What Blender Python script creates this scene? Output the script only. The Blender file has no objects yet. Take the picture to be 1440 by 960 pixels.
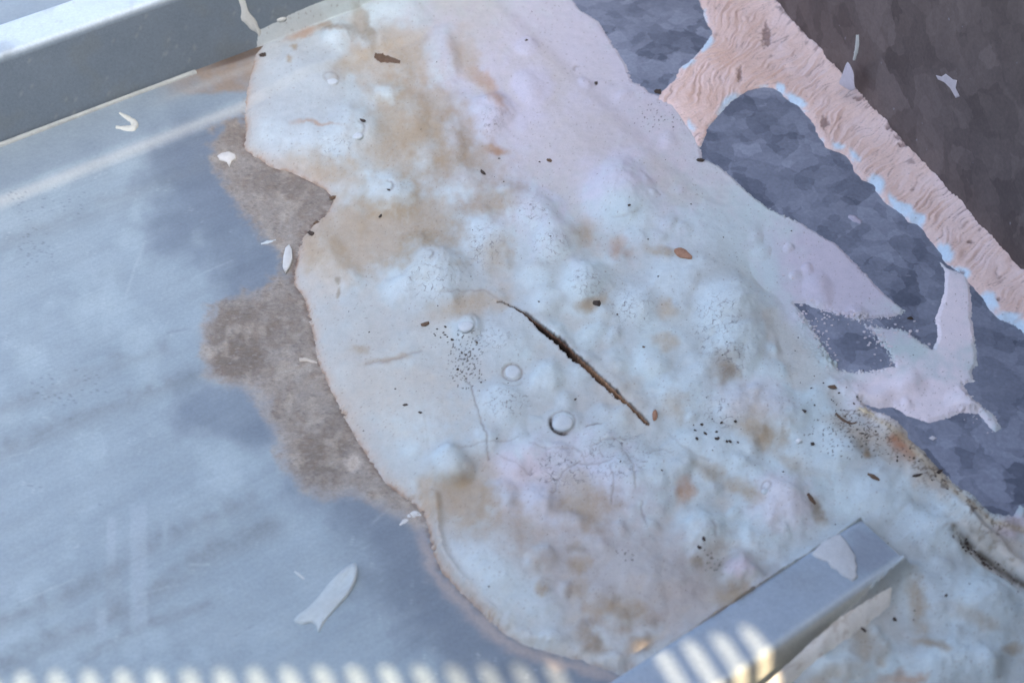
import bpy, bmesh, math, random
import numpy as np
from mathutils import Vector

# ------------------------------------------------------------------ camera, world, sun, exposure
scene = bpy.context.scene
COL = scene.collection
TH = math.atan2(2050, 2000)
SN, CS = math.sin(TH), math.cos(TH)
CAM = np.array([0.0, -CS, SN])
cd = bpy.data.cameras.new('camera')
cam = bpy.data.objects.new('camera', cd); COL.objects.link(cam)
cam.location = CAM; cam.rotation_euler = (math.pi/2 - TH, 0, 0)
cd.sensor_width = 36; cd.lens = 50; cd.clip_start = 0.01; cd.clip_end = 200
cd.dof.use_dof = True; cd.dof.focus_distance = 1.06; cd.dof.aperture_fstop = 7.0
scene.camera = cam

SUN_EL, SUN_AZ = math.radians(50), math.radians(155)      # azimuth measured from +Y towards +X
SUN = np.array([math.cos(SUN_EL)*math.sin(SUN_AZ), math.cos(SUN_EL)*math.cos(SUN_AZ), math.sin(SUN_EL)])
w = bpy.data.worlds.new('World'); scene.world = w; w.use_nodes = True
nt = w.node_tree; bg = nt.nodes['Background']
sky = nt.nodes.new('ShaderNodeTexSky'); sky.sky_type = 'NISHITA'; sky.sun_disc = False
sky.sun_elevation = SUN_EL; sky.sun_rotation = SUN_AZ
sky.air_density = .7; sky.dust_density = 6.0; sky.ozone_density = .3
nt.links.new(sky.outputs[0], bg.inputs[0]); bg.inputs[1].default_value = 0.14
sl = bpy.data.lights.new('sun', 'SUN'); so = bpy.data.objects.new('sun', sl); COL.objects.link(so)
sl.energy = 2.7; sl.angle = math.radians(0.5); sl.color = (1, .76, .5)
so.rotation_euler = Vector(SUN).to_track_quat('Z', 'Y').to_euler(); so.location = (1.0, -2.0, 2.6)
vs = scene.view_settings
vs.view_transform = 'Standard'; vs.look = 'None'; vs.exposure = 2.32; vs.gamma = 1; vs.use_curve_mapping = False
scene.display_settings.display_device = 'sRGB'
scene.cycles.max_bounces = 6; scene.cycles.diffuse_bounces = 3; scene.cycles.glossy_bounces = 3
scene.cycles.use_denoising = True
rng = np.random.default_rng(7); random.seed(7)

# ------------------------------------------------------------------ plane geometry helpers
F = 2000.0
def ray(px, py, z=0.0):
    px = np.asarray(px, float); py = np.asarray(py, float)
    x = (px-720)/F; y = -(py-480)/F
    dy = y*SN + CS; dz = y*CS - SN
    t = (z - CAM[2])/dz
    return x*t, CAM[1] + dy*t
def proj(x, y, z):
    dx, dy, dz = x, y-CAM[1], z-CAM[2]
    d = dy*CS - dz*SN; v = dy*SN + dz*CS
    return 720 + F*dx/d, 480 - F*v/d
ANG = math.radians(54.5)
EP = np.array([math.cos(ANG), -math.sin(ANG)]); ER = np.array([math.sin(ANG), math.cos(ANG)])
def uv(x, y): return x*EP[0]+y*EP[1], x*ER[0]+y*ER[1]
def xy(u, r): return u*EP[0]+r*ER[0], u*EP[1]+r*ER[1]
def plane_poly(pts, z=0.0):
    a = np.array(pts, float); x, y = ray(a[:, 0], a[:, 1], z)
    return np.stack([x, y], 1)

_TR = np.random.default_rng(99); _TA = _TR.uniform(0, 2*math.pi, 1 << 16); _TC = (np.cos(_TA)*1.5).astype(np.float32); _TS = (np.sin(_TA)*1.5).astype(np.float32)
def perlin(x, y, seed=0):
    x0 = np.floor(x); y0 = np.floor(y); fx = (x-x0).astype(np.float32); fy = (y-y0).astype(np.float32)
    ix = x0.astype(np.int32)+seed*37; iy = y0.astype(np.int32)+seed*101
    u = fx*fx*fx*(fx*(fx*6-15)+10); v = fy*fy*fy*(fy*(fy*6-15)+10)
    ra = (ix & 255) << 8; rb = ((ix+1) & 255) << 8; ca = iy & 255; cb = (iy+1) & 255
    gx, gy = fx-1, fy-1
    k = ra | ca; n00 = _TC[k]*fx+_TS[k]*fy
    k = rb | ca; n10 = _TC[k]*gx+_TS[k]*fy
    k = ra | cb; n01 = _TC[k]*fx+_TS[k]*gy
    k = rb | cb; n11 = _TC[k]*gx+_TS[k]*gy
    a = n00+(n10-n00)*u; b = n01+(n11-n01)*u
    return a+(b-a)*v
def fbm(x, y, seed=0, oct=4, gain=.5):
    s = 0; a = 1; n = 0
    for i in range(oct):
        s = s + a*perlin(x, y, seed+i*17); n += a; a *= gain; x = x*2.03+5.1; y = y*2.03+3.7
    return s/n*1.4
def sstep(a, b, x):
    t = np.clip((x-a)/(b-a), 0, 1); return t*t*(3-2*t)
def segdist(x, y, pts, closed=False):
    d = np.full(x.shape, 1e9)
    n = len(pts)
    for i in range(n if closed else n-1):
        ax, ay = pts[i]; bx, by = pts[(i+1) % n]
        ex, ey = bx-ax, by-ay; L = ex*ex+ey*ey+1e-18
        t = np.clip(((x-ax)*ex+(y-ay)*ey)/L, 0, 1)
        d = np.minimum(d, (x-ax-t*ex)**2+(y-ay-t*ey)**2)
    return np.sqrt(d)
def sdpoly(x, y, pts):                       # positive inside
    ins = np.zeros(x.shape, bool); n = len(pts)
    for i in range(n):
        ax, ay = pts[i]; bx, by = pts[(i+1) % n]
        c = ((ay > y) != (by > y))
        with np.errstate(divide='ignore', invalid='ignore'):
            xi = (bx-ax)*(y-ay)/(by-ay+1e-30)+ax
        ins ^= c & (x < xi)
    d = segdist(x, y, pts, True)
    return np.where(ins, d, -d)
def polyparam(x, y, pts):                    # distance and 0..1 position along a polyline
    d = np.full(x.shape, 1e9); s = np.zeros(x.shape); L = [0]
    for i in range(len(pts)-1): L.append(L[-1]+math.dist(pts[i], pts[i+1]))
    for i in range(len(pts)-1):
        ax, ay = pts[i]; bx, by = pts[i+1]
        ex, ey = bx-ax, by-ay; l2 = ex*ex+ey*ey+1e-18
        t = np.clip(((x-ax)*ex+(y-ay)*ey)/l2, 0, 1)
        q = np.hypot(x-ax-t*ex, y-ay-t*ey); m = q < d
        d = np.where(m, q, d); s = np.where(m, (L[i]+t*(L[i+1]-L[i]))/L[-1], s)
    return d, s

# ------------------------------------------------------------------ colour helpers
KX = np.array([1.05, 1.02, 0.91])             # the surfaces' own colour once the blue of the skylight is taken out
def A(r, g, b):
    c = np.array([r, g, b])/255.0
    return np.clip(np.where(c <= .04045, c/12.92, ((c+.055)/1.055)**2.4)*KX, 0, .85)
def mix(col, c, m):
    m = np.clip(m, 0, 1)[:, None]
    return col*(1-m) + np.asarray(c)*m

# ------------------------------------------------------------------ object helpers
def tag(o, label=None, cat=None, group=None, kind=None):
    if label: o['label'] = label
    if cat: o['category'] = cat
    if group: o['group'] = group
    if kind: o['kind'] = kind
    return o
def empty(name, loc, label, cat, group=None):
    o = bpy.data.objects.new(name, None); COL.objects.link(o); o.location = loc; o.empty_display_size = .02
    return tag(o, label, cat, group)
def link(name, me, mat, parent=None, smooth=True):
    o = bpy.data.objects.new(name, me); COL.objects.link(o)
    if mat: me.materials.append(mat)
    if parent:
        o.parent = parent; o.matrix_parent_inverse.identity()
        o.location = -parent.location
    if smooth: me.polygons.foreach_set('use_smooth', np.ones(len(me.polygons), bool))
    return o
def mesh_np(name, V, Fq, col=None, extra=None):
    me = bpy.data.meshes.new(name)
    n = len(V); k = Fq.shape[1]; m = len(Fq)
    me.vertices.add(n); me.vertices.foreach_set('co', np.ascontiguousarray(V, np.float32).ravel())
    me.loops.add(m*k); me.loops.foreach_set('vertex_index', np.ascontiguousarray(Fq, np.int32).ravel())
    me.polygons.add(m); me.polygons.foreach_set('loop_start', np.arange(0, m*k, k, dtype=np.int32))
    me.update(calc_edges=True)
    if col is not None:
        a = me.attributes.new('col', 'FLOAT_COLOR', 'POINT')
        a.data.foreach_set('color', np.concatenate([col, np.ones((n, 1))], 1).astype(np.float32).ravel())
    for nm, arr in (extra or {}).items():
        a = me.attributes.new(nm, 'FLOAT', 'POINT'); a.data.foreach_set('value', arr.astype(np.float32))
    return me
def grid_faces(nx, ny, keep=None):
    idx = np.arange(nx*ny).reshape(ny, nx)
    q = np.stack([idx[:-1, :-1], idx[:-1, 1:], idx[1:, 1:], idx[1:, :-1]], -1).reshape(-1, 4)
    if keep is None: return q, None
    q = q[keep[q].all(1)]
    used = np.zeros(nx*ny, bool); used[q.ravel()] = True
    re = np.cumsum(used)-1
    return re[q], used
def pym(name, V, Fs):
    me = bpy.data.meshes.new(name); me.from_pydata([tuple(map(float, v)) for v in V], [], Fs); me.update(); return me
def box_mesh(name, corners_lo, corners_hi):  # two rings of 4 points
    V = list(corners_lo)+list(corners_hi)
    return pym(name, V, [(3, 2, 1, 0), (4, 5, 6, 7), (0, 1, 5, 4), (1, 2, 6, 5), (2, 3, 7, 6), (3, 0, 4, 7)])

# ------------------------------------------------------------------ materials
def new_mat(name):
    m = bpy.data.materials.new(name); m.use_nodes = True
    return m, m.node_tree, m.node_tree.nodes['Principled BSDF']
def nd(t, ty, **kw):
    n = t.nodes.new(ty)
    for k, v in kw.items():
        if k.startswith('i_'):
            kk = k[2:].replace('_', ' '); n.inputs[kk].default_value = v
        else: setattr(n, k, v)
    return n
def mathn(t, op, a, b=None):
    n = t.nodes.new('ShaderNodeMath'); n.operation = op
    for i, v in enumerate((a, b)):
        if v is None: continue
        if isinstance(v, (int, float)): n.inputs[i].default_value = v
        else: t.links.new(v, n.inputs[i])
    return n.outputs[0]
def noise(t, scale, detail=4, rough=.55, vec=None):
    n = nd(t, 'ShaderNodeTexNoise', i_Scale=scale, i_Detail=detail, i_Roughness=rough)
    t.links.new(vec if vec else obj_vec(t), n.inputs['Vector']); return n.outputs[0]
def obj_vec(t):
    for n in t.nodes:
        if n.type == 'TEX_COORD': return n.outputs['Object']
    return t.nodes.new('ShaderNodeTexCoord').outputs['Object']
def ramp(t, fac, stops):
    r = t.nodes.new('ShaderNodeValToRGB'); el = r.color_ramp.elements
    while len(el) < len(stops): el.new(.5)
    for e, (p, c) in zip(el, stops):
        e.position = p; e.color = (c, c, c, 1) if isinstance(c, (int, float)) else (*c, 1)
    t.links.new(fac, r.inputs[0]); return r.outputs[0]
def mulcol(t, a, b, fac=1.0):
    m = t.nodes.new('ShaderNodeMix'); m.data_type = 'RGBA'; m.blend_type = 'MULTIPLY'; m.inputs[0].default_value = fac
    for s, v in ((6, a), (7, b)):
        if isinstance(v, tuple): m.inputs[s].default_value = (*v, 1)
        else: t.links.new(v, m.inputs[s])
    return m.outputs[2]
def bump(t, p, pairs):
    prev = None
    for h, st, dist in pairs:
        b = t.nodes.new('ShaderNodeBump'); b.inputs['Strength'].default_value = st; b.inputs['Distance'].default_value = dist
        t.links.new(h, b.inputs['Height'])
        if prev: t.links.new(prev, b.inputs['Normal'])
        prev = b.outputs[0]
    t.links.new(prev, p.inputs['Normal'])

def mat_sealant():
    m, t, p = new_mat('weathered_white_sealant')
    at = nd(t, 'ShaderNodeAttribute', attribute_name='col'); cz = nd(t, 'ShaderNodeAttribute', attribute_name='craze')
    n1 = noise(t, 160, 5, .6); n2 = noise(t, 1100, 3, .6)
    c = mulcol(t, at.outputs['Color'], ramp(t, n1, [(.3, (.93, .94, .95)), (.7, (1.04, 1.03, 1.03))]))
    c = mulcol(t, c, ramp(t, n2, [(.28, (.88, .87, .86)), (.5, (1, 1, 1)), (.75, (1.05, 1.05, 1.06))]), .8)
    wv = nd(t, 'ShaderNodeMix', data_type='VECTOR'); wv.inputs[0].default_value = .006
    nz = nd(t, 'ShaderNodeTexNoise', i_Scale=170.0, i_Detail=3.0); t.links.new(obj_vec(t), nz.inputs['Vector'])
    t.links.new(obj_vec(t), wv.inputs[4]); t.links.new(nz.outputs['Color'], wv.inputs[5])
    vo = nd(t, 'ShaderNodeTexVoronoi', feature='DISTANCE_TO_EDGE', i_Scale=230.0); t.links.new(wv.outputs[1], vo.inputs['Vector'])
    gate = ramp(t, noise(t, 260, 2), [(.46, 0.0), (.58, 1.0)])
    line = mathn(t, 'MULTIPLY', mathn(t, 'MULTIPLY', ramp(t, vo.outputs[0], [(.012, 1.0), (.05, 0.0)]), cz.outputs['Fac']), gate)
    mm = t.nodes.new('ShaderNodeMix'); mm.data_type = 'RGBA'
    t.links.new(mathn(t, 'MULTIPLY', line, .8), mm.inputs[0]); t.links.new(c, mm.inputs[6]); mm.inputs[7].default_value = (.2, .19, .2, 1)
    t.links.new(mm.outputs[2], p.inputs['Base Color'])
    p.inputs['Roughness'].default_value = .55; p.inputs['Specular IOR Level'].default_value = .3
    bump(t, p, [(noise(t, 90, 3, .5), .2, .003), (noise(t, 700, 4, .6), .2, .0006), (mathn(t, 'MULTIPLY', line, -1.0), .6, .0008)])
    return m
def mat_plain(name, rough=.6, spec=.3, metal=0, bumps=((600, .4, .0006),), var=(240, .12)):
    m, t, p = new_mat(name)
    at = nd(t, 'ShaderNodeAttribute', attribute_name='col')
    v = var[1]
    c = mulcol(t, at.outputs['Color'], ramp(t, noise(t, var[0], 5, .65), [(.25, 1-v), (.75, 1+v)]))
    t.links.new(c, p.inputs['Base Color'])
    p.inputs['Roughness'].default_value = rough; p.inputs['Specular IOR Level'].default_value = spec; p.inputs['Metallic'].default_value = metal
    bump(t, p, [(noise(t, s, 4, .6), st, d) for s, st, d in bumps])
    return m
def mat_flat(name, rgb, rough=.7, metal=0, sc=500, v=.25):
    m, t, p = new_mat(name)
    c = mulcol(t, tuple(float(x) for x in rgb), ramp(t, noise(t, sc, 4, .65), [(.25, 1-v), (.75, 1+v)]))
    t.links.new(c, p.inputs['Base Color']); p.inputs['Roughness'].default_value = rough; p.inputs['Metallic'].default_value = metal
    bump(t, p, [(noise(t, sc*1.5, 4), .4, .0005)])
    return m
def mat_roof():
    m, t, p = new_mat('weathered_roof_sheet')
    at = nd(t, 'ShaderNodeAttribute', attribute_name='col'); dt = nd(t, 'ShaderNodeAttribute', attribute_name='dirt')
    c = mulcol(t, at.outputs['Color'], ramp(t, noise(t, 28, 6, .6), [(.3, (.92, .93, .94)), (.7, (1.07, 1.06, 1.05))]))
    c = mulcol(t, c, ramp(t, noise(t, 420, 5, .7), [(.3, .9), (.7, 1.08)]))
    g = ramp(t, noise(t, 900, 5, .75), [(.3, (.55, .54, .53)), (.55, (1.05, 1.04, 1.03)), (.72, (1.4, 1.36, 1.3))])
    mm = t.nodes.new('ShaderNodeMix'); mm.data_type = 'RGBA'; mm.blend_type = 'MULTIPLY'
    t.links.new(mathn(t, 'MULTIPLY', dt.outputs['Fac'], .6), mm.inputs[0]); t.links.new(c, mm.inputs[6]); t.links.new(g, mm.inputs[7])
    t.links.new(mm.outputs[2], p.inputs['Base Color'])
    p.inputs['Metallic'].default_value = .15; p.inputs['Specular IOR Level'].default_value = .35
    t.links.new(ramp(t, noise(t, 60, 4), [(.3, .42), (.7, .6)]), p.inputs['Roughness'])
    bump(t, p, [(noise(t, 12, 3), .15, .006), (noise(t, 500, 4, .7), .15, .0006)])
    return m
def mat_spangle(name, dark, light, scale, metal, rough, contrast=1.0):
    m, t, p = new_mat(name)
    ov = obj_vec(t)
    nz = nd(t, 'ShaderNodeTexNoise', i_Scale=scale*1.5, i_Detail=3.0, i_Roughness=.6); t.links.new(ov, nz.inputs['Vector'])
    wv = nd(t, 'ShaderNodeMix', data_type='VECTOR'); wv.inputs[0].default_value = .55/scale
    t.links.new(ov, wv.inputs[4]); t.links.new(nz.outputs['Color'], wv.inputs[5])
    v1 = nd(t, 'ShaderNodeTexVoronoi', i_Scale=scale, feature='SMOOTH_F1', i_Smoothness=.05); v2 = nd(t, 'ShaderNodeTexVoronoi', i_Scale=scale*2.1, feature='SMOOTH_F1', i_Smoothness=.05)
    for v in (v1, v2): t.links.new(wv.outputs[1], v.inputs['Vector'])
    s1 = nd(t, 'ShaderNodeSeparateColor'); t.links.new(v1.outputs['Color'], s1.inputs[0])
    s2 = nd(t, 'ShaderNodeSeparateColor'); t.links.new(v2.outputs['Color'], s2.inputs[0])
    f = mathn(t, 'ADD', mathn(t, 'ADD', mathn(t, 'MULTIPLY', s1.outputs[0], .42), mathn(t, 'MULTIPLY', s2.outputs[1], .28)), mathn(t, 'MULTIPLY', noise(t, scale*2.2, 5, .6), .34))
    c = ramp(t, f, [(.2, dark), (.8, light)])
    c = mulcol(t, c, ramp(t, noise(t, 350, 5, .65), [(.3, .85), (.7, 1.12)]))
    sp = ramp(t, noise(t, 240, 1.0, .3), [(.78, 0.0), (.82, 1.0)])
    mm = t.nodes.new('ShaderNodeMix'); mm.data_type = 'RGBA'; t.links.new(mathn(t, 'MULTIPLY', sp, .35), mm.inputs[0])
    t.links.new(c, mm.inputs[6]); mm.inputs[7].default_value = (.4, .42, .48, 1)
    t.links.new(mm.outputs[2], p.inputs['Base Color'])
    p.inputs['Metallic'].default_value = metal
    t.links.new(ramp(t, s2.outputs[0], [(0.0, rough-.06), (1.0, rough+.1)]), p.inputs['Roughness'])
    bump(t, p, [(noise(t, 300, 4, .6), .12, .0006)])
    return m

M_SEAL = mat_sealant()
M_PINK = mat_plain('pink_sealant', .5, .35, bumps=((260, .35, .002), (1400, .35, .0006)), var=(500, .10))
M_ROOF = mat_roof()
M_FLASH = mat_spangle('spangled_flashing', tuple(A(92, 101, 122)), tuple(A(146, 156, 180)), 38, .25, .42)
M_WALL = mat_spangle('dark_spangled_metal', tuple(A(86, 77, 78)), tuple(A(116, 106, 107)), 30, .25, .5)
M_CHIP = mat_plain('paint_chip', .55, .3, bumps=((500, .4, .0006),), var=(300, .08))
M_DIRT = mat_flat('dark_grit', A(62, 54, 50), .9)
M_LEAF = mat_flat('dry_leaf', A(146, 112, 92), .7)
M_BARK = mat_flat('brown_plant_scrap', A(98, 80, 66), .85)
M_CRACK = mat_plain('dirty_split', .9, .1, bumps=((900, .8, .001),), var=(900, .4))
M_SCREEN = mat_flat('grey_screen_sheet', (.32, .33, .34), .6, .2, 30, .1)

# ------------------------------------------------------------------ outlines measured from the photograph (1440 x 960)
Z_FL = 0.006                                  # flashing sheet above the pan
FLEDGE = [(600, -20), (1440, 822)]            # front edge of the flashing, under the sealant
PATCH = [(505, -60), (490, 0), (472, 16), (442, 28), (414, 40), (396, 52), (372, 64), (360, 80), (355, 100), (348, 132), (344, 160), (346, 185), (343, 207),
 (360, 219), (384, 234), (410, 240), (438, 254), (457, 264), (469, 279), (458, 300), (441, 314), (428, 330), (420, 352), (414, 380), (413, 398), (426, 414), (434, 440), (441, 470),
 (446, 500), (452, 520), (465, 546), (480, 575), (495, 604), (510, 630), (525, 651), (542, 676), (561, 692), (581, 705), (597, 721), (603, 746), (610, 775),
 (621, 801), (641, 823), (665, 846), (690, 870), (706, 886), (740, 905), (780, 917), (820, 926), (850, 937), (870, 941), (885, 932), (905, 945), (860, 1010), (900, 1100), (1600, 1100),
 (1600, 790), (1480, 745), (1433, 716), (1421, 733), (1393, 728), (1373, 711), (1353, 697), (1327, 673), (1303, 648), (1297, 640), (1277, 623), (1270, 607), (1247, 592), (1227, 584), (1212, 574),
 (1233, 580), (1253, 578), (1280, 593), (1303, 600), (1327, 595), (1347, 587), (1373, 587), (1387, 603), (1397, 613), (1407, 608), (1394, 587), (1377, 575), (1361, 560), (1353, 545), (1368, 542),
 (1365, 530), (1373, 517), (1370, 487), (1365, 453), (1365, 420), (1357, 392), (1330, 382), (1320, 374), (1327, 387), (1326, 413), (1322, 430), (1313, 453), (1317, 480), (1310, 496), (1296, 488), (1281, 477),
 (1268, 468), (1240, 466), (1214, 462), (1226, 474), (1236, 487), (1250, 506), (1256, 521), (1230, 526), (1200, 529), (1180, 526), (1164, 506), (1150, 481), (1135, 456), (1116, 433),
 (1130, 433), (1147, 440), (1173, 447), (1207, 457), (1253, 452), (1268, 447), (1270, 442), (1240, 417), (1225, 400), (1210, 384), (1192, 366), (1177, 350), (1150, 335), (1127, 320), (1100, 308), (1080, 299), (1050, 275), (1030, 256), (1010, 239),
 (987, 229), (985, 212), (979, 200), (960, 172), (946, 152), (930, 141), (912, 136), (905, 128), (888, 120), (880, 96), (862, 70), (850, 50), (840, 35), (815, 20), (800, 0), (770, -60)]
# bumps: x, y, rx, ry, height mm, power
BUMPS = [(475, 57, 20, 18, 4.0, 3), (430, 185, 70, 45, 4, 2), (500, 190, 38, 34, 4, 2.5), (467, 115, 24, 22, 1.5, 2), (692, 166, 26, 25, 5, 3.5), (548, 270, 34, 28, 3.5, 2.5), (580, 162, 24, 25, 2, 2.4),
 (597, 215, 24, 26, 2.6, 2.2), (636, 203, 22, 29, 2.8, 2), (618, 82, 26, 36, 3.5, 3), (655, 255, 30, 26, 2.5, 2), (715, 272, 18, 16, 2, 2), (748, 298, 36, 30, 4, 2.5), (872, 278, 40, 34, 4, 2.5), (606, 388, 44, 38, 6, 2.6),
 (690, 335, 40, 34, 3, 2), (780, 343, 34, 32, 5, 2.5), (822, 402, 34, 28, 5, 2.5), (892, 430, 34, 32, 2.5, 2), (655, 462, 18, 17, 2, 3), (765, 532, 24, 22, 2.5, 2.5), (790, 594, 24, 22, 1.5, 3), (706, 570, 40, 30, 2.5, 2),
 (632, 654, 30, 26, 5, 3), (765, 706, 22, 20, 2.5, 2.5), (805, 735, 22, 16, 2, 2.5), (750, 640, 30, 26, 2.5, 2), (870, 676, 34, 30, 3, 2.5), (1008, 440, 34, 34, 3.5, 2.2), (1032, 490, 34, 30, 4, 2.3), (1042, 430, 26, 24, 3, 2),
 (1030, 575, 36, 28, 3, 2), (1092, 585, 42, 34, 4, 2), (1102, 712, 48, 40, 5, 2.4), (985, 752, 36, 30, 5, 2.6), (1036, 815, 30, 24, 6, 2.6), (1012, 640, 50, 34, 3, 2), (1150, 640, 60, 36, 3, 2), (960, 560, 40, 36, 2.5, 2),
 (1330, 745, 60, 36, 5, 2.2), (1385, 850, 62, 44, 5, 2.2), (1300, 830, 36, 40, 3, 2), (1230, 700, 60, 30, 3, 2), (940, 400, 36, 34, 2, 2), (990, 520, 34, 30, 2, 2), (840, 620, 40, 30, 2, 2), (920, 660, 34, 26, 2.5, 2),
 (1350, 930, 60, 30, 4, 2), (1180, 935, 50, 20, 3, 2), (520, 60, 24, 20, 2, 2), (560, 20, 36, 22, 3, 2.5), (560, 100, 20, 20, 1.5, 2), (650, 150, 22, 18, 1.5, 2), (460, 360, 24, 26, 1.5, 2), (487, 395, 26, 20, 1.5, 2), (545, 130, 26, 10, 2, 2.5),
 (600, 600, 60, 50, 1.5, 2), (700, 480, 40, 26, 1.5, 2), (1010, 330, 60, 40, 1.5, 2), (890, 790, 60, 50, 1.5, 2), (700, 790, 70, 50, 2.5, 2), (1060, 770, 40, 30, 2.5, 2), (930, 820, 50, 34, 2, 2), (425, 110, 50, 30, 3, 2)]
_g = np.random.default_rng(5)
for _ in range(1500):                           # smaller blisters between the large ones
    if len(BUMPS) > 185: break
    a, b, r = _g.uniform(560, 1440), _g.uniform(30, 940), _g.uniform(9, 25)
    if (a < 660 and b > 420) or (b < 300 and a < 720) or (b < 250 and a > 760 and _g.random() < .7) or (500 < b < 600 and a < 760): continue
    if b < .95*(a-760)+20 and a > 1000 and b < 560: continue
    if all(math.hypot(a-q[0], b-q[1]) > .75*(r+min(q[2], q[3])) for q in BUMPS): BUMPS.append((a, b, r*1.1, r*.95, _g.uniform(.7, 2.0)*r/20, _g.uniform(2.1, 3.0)))
for _ in range(2500):                           # and pimples
    if len(BUMPS) > 260: break
    a, b, r = _g.uniform(600, 1440), _g.uniform(60, 940), _g.uniform(6, 11)
    if (a < 700 and b > 420) or (b < 250 and a > 720) or (500 < b < 600 and a < 760) or (b < .95*(a-760)+20 and a > 1000 and b < 560): continue
    if all(math.hypot(a-q[0], b-q[1]) > .6*(r+min(q[2], q[3])) for q in BUMPS): BUMPS.append((a, b, r*1.1, r*.95, _g.uniform(.35, .8), 2.4))
ROPES = [([(1352, 738), (1385, 764), (1420, 790), (1460, 820)], 9, 3.2), ([(1342, 752), (1365, 772), (1390, 792), (1418, 814), (1460, 842)], 5, -4.0), ([(612, 697), (614, 740), (621, 775), (640, 805), (668, 838), (695, 862)], 7, 3.0),      # rounded bead near the lower edge
 ([(722, 436), (770, 462), (815, 496), (850, 525), (885, 556), (918, 596)], 12, 2.2), ([(398, 96), (440, 58), (480, 36)], 6, 1.2),
 ([(1000, 655), (1050, 690), (1110, 745)], 14, -1.8), ([(1075, 345), (1090, 440), (1125, 540)], 22, -2.0), ([(1130, 690), (1150, 722)], 9, -1.5), ([(905, 470), (965, 530)], 20, -1.2),
 ([(505, 30), (520, 62), (540, 84)], 8, -1.5), ([(1255, 690), (1300, 712), (1340, 745), (1375, 790), (1440, 850)], 12, -2.0)]
CRACK = [(700, 424), (714, 428), (735, 441), (758, 460), (790, 486), (815, 510), (840, 531), (865, 554), (890, 577), (912, 598)]
FINE = [([(655, 530), (664, 548), (672, 580), (684, 612), (687, 646)], 1.3, .6), ([(590, 570), (598, 600), (602, 640)], 1.3, -.25), ([(490, 590), (560, 578), (650, 558)], 1.6, -.2), ([(650, 632), (684, 625), (730, 618)], 1.3, .35),
 ([(515, 510), (545, 506), (575, 497), (592, 492)], 2.5, .4), ([(768, 676), (785, 674), (795, 660), (812, 652), (840, 655), (858, 652)], 1.3, .5), ([(785, 674), (780, 690), (776, 694)], 1.3, .5), ([(825, 652), (818, 640), (805, 632)], 1.2, .45),
 ([(835, 645), (832, 632), (850, 622), (880, 618)], 1.3, .4), ([(858, 660), (862, 680), (860, 706)], 1.4, .45), ([(902, 705), (904, 724), (909, 738)], 1.6, .5), ([(824, 601), (846, 598)], 1.2, .7), ([(880, 640), (890, 662), (893, 690)], 1.4, .5),
 ([(940, 610), (955, 630), (975, 645), (1000, 652)], 1.6, .25), ([(620, 420), (680, 408), (705, 424)], 1.4, .35), ([(912, 640), (930, 632), (945, 640)], 1.2, .35), ([(745, 628), (770, 636), (800, 634)], 1.2, .3), ([(700, 640), (745, 668), (748, 660)], 1.2, .35)]
CRAZE = [(606, 392, 46, 36), (775, 345, 30, 32), (822, 398, 32, 26), (748, 295, 34, 24), (1010, 445, 40, 40), (1030, 500, 36, 30), (715, 565, 40, 24), (870, 640, 70, 40), (690, 475, 30, 24), (470, 205, 30, 24), (692, 166, 22, 22), (890, 430, 34, 40), (1020, 580, 36, 26), (1000, 470, 30, 40), (790, 660, 60, 30), (680, 345, 30, 40)]
RINGS = [(721, 524, 13.5, 12, 1.5, .75, None), (721, 530, 17, 15, 1.5, .4, (20, 160)), (792, 596, 17.5, 16.5, 2.8, 1.35, (50, 225)), (792, 596, 17, 16, 1.8, .6, None), (655, 460, 13, 12, 1.8, .55, (-60, 130)), (545, 269, 9, 8, 2, .7, (-120, 90)), (467, 115, 10, 7, 1.6, .5, None),
 (504, 191, 10, 8, 1.8, .6, (-100, 90)), (601, 374, 10, 9, 1.7, .55, (-80, 70)), (1076, 692, 6, 6, 1.6, .7, None), (813, 98, 5, 4, 1.5, .7, (120, 330)), (872, 290, 34, 22, 1.4, .3, (20, 130)), (938, 145, 14, 9, 1.5, .55, (180, 340)), (985, 756, 20, 18, 2.6, .6, (-50, 30)), (1310, 912, 1, 1, 1, .2, None)]
TAN = A(164, 151, 132); TAN2 = A(153, 138, 115); BRN = A(130, 110, 82); ORG = A(162, 130, 104); CREAM = A(184, 182, 178); OLIVE = A(138, 132, 120); MAUVE = A(163, 158, 160); LILAC = A(188, 187, 207); PINKW = A(200, 190, 204); CYAN = A(182, 202, 214)
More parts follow.
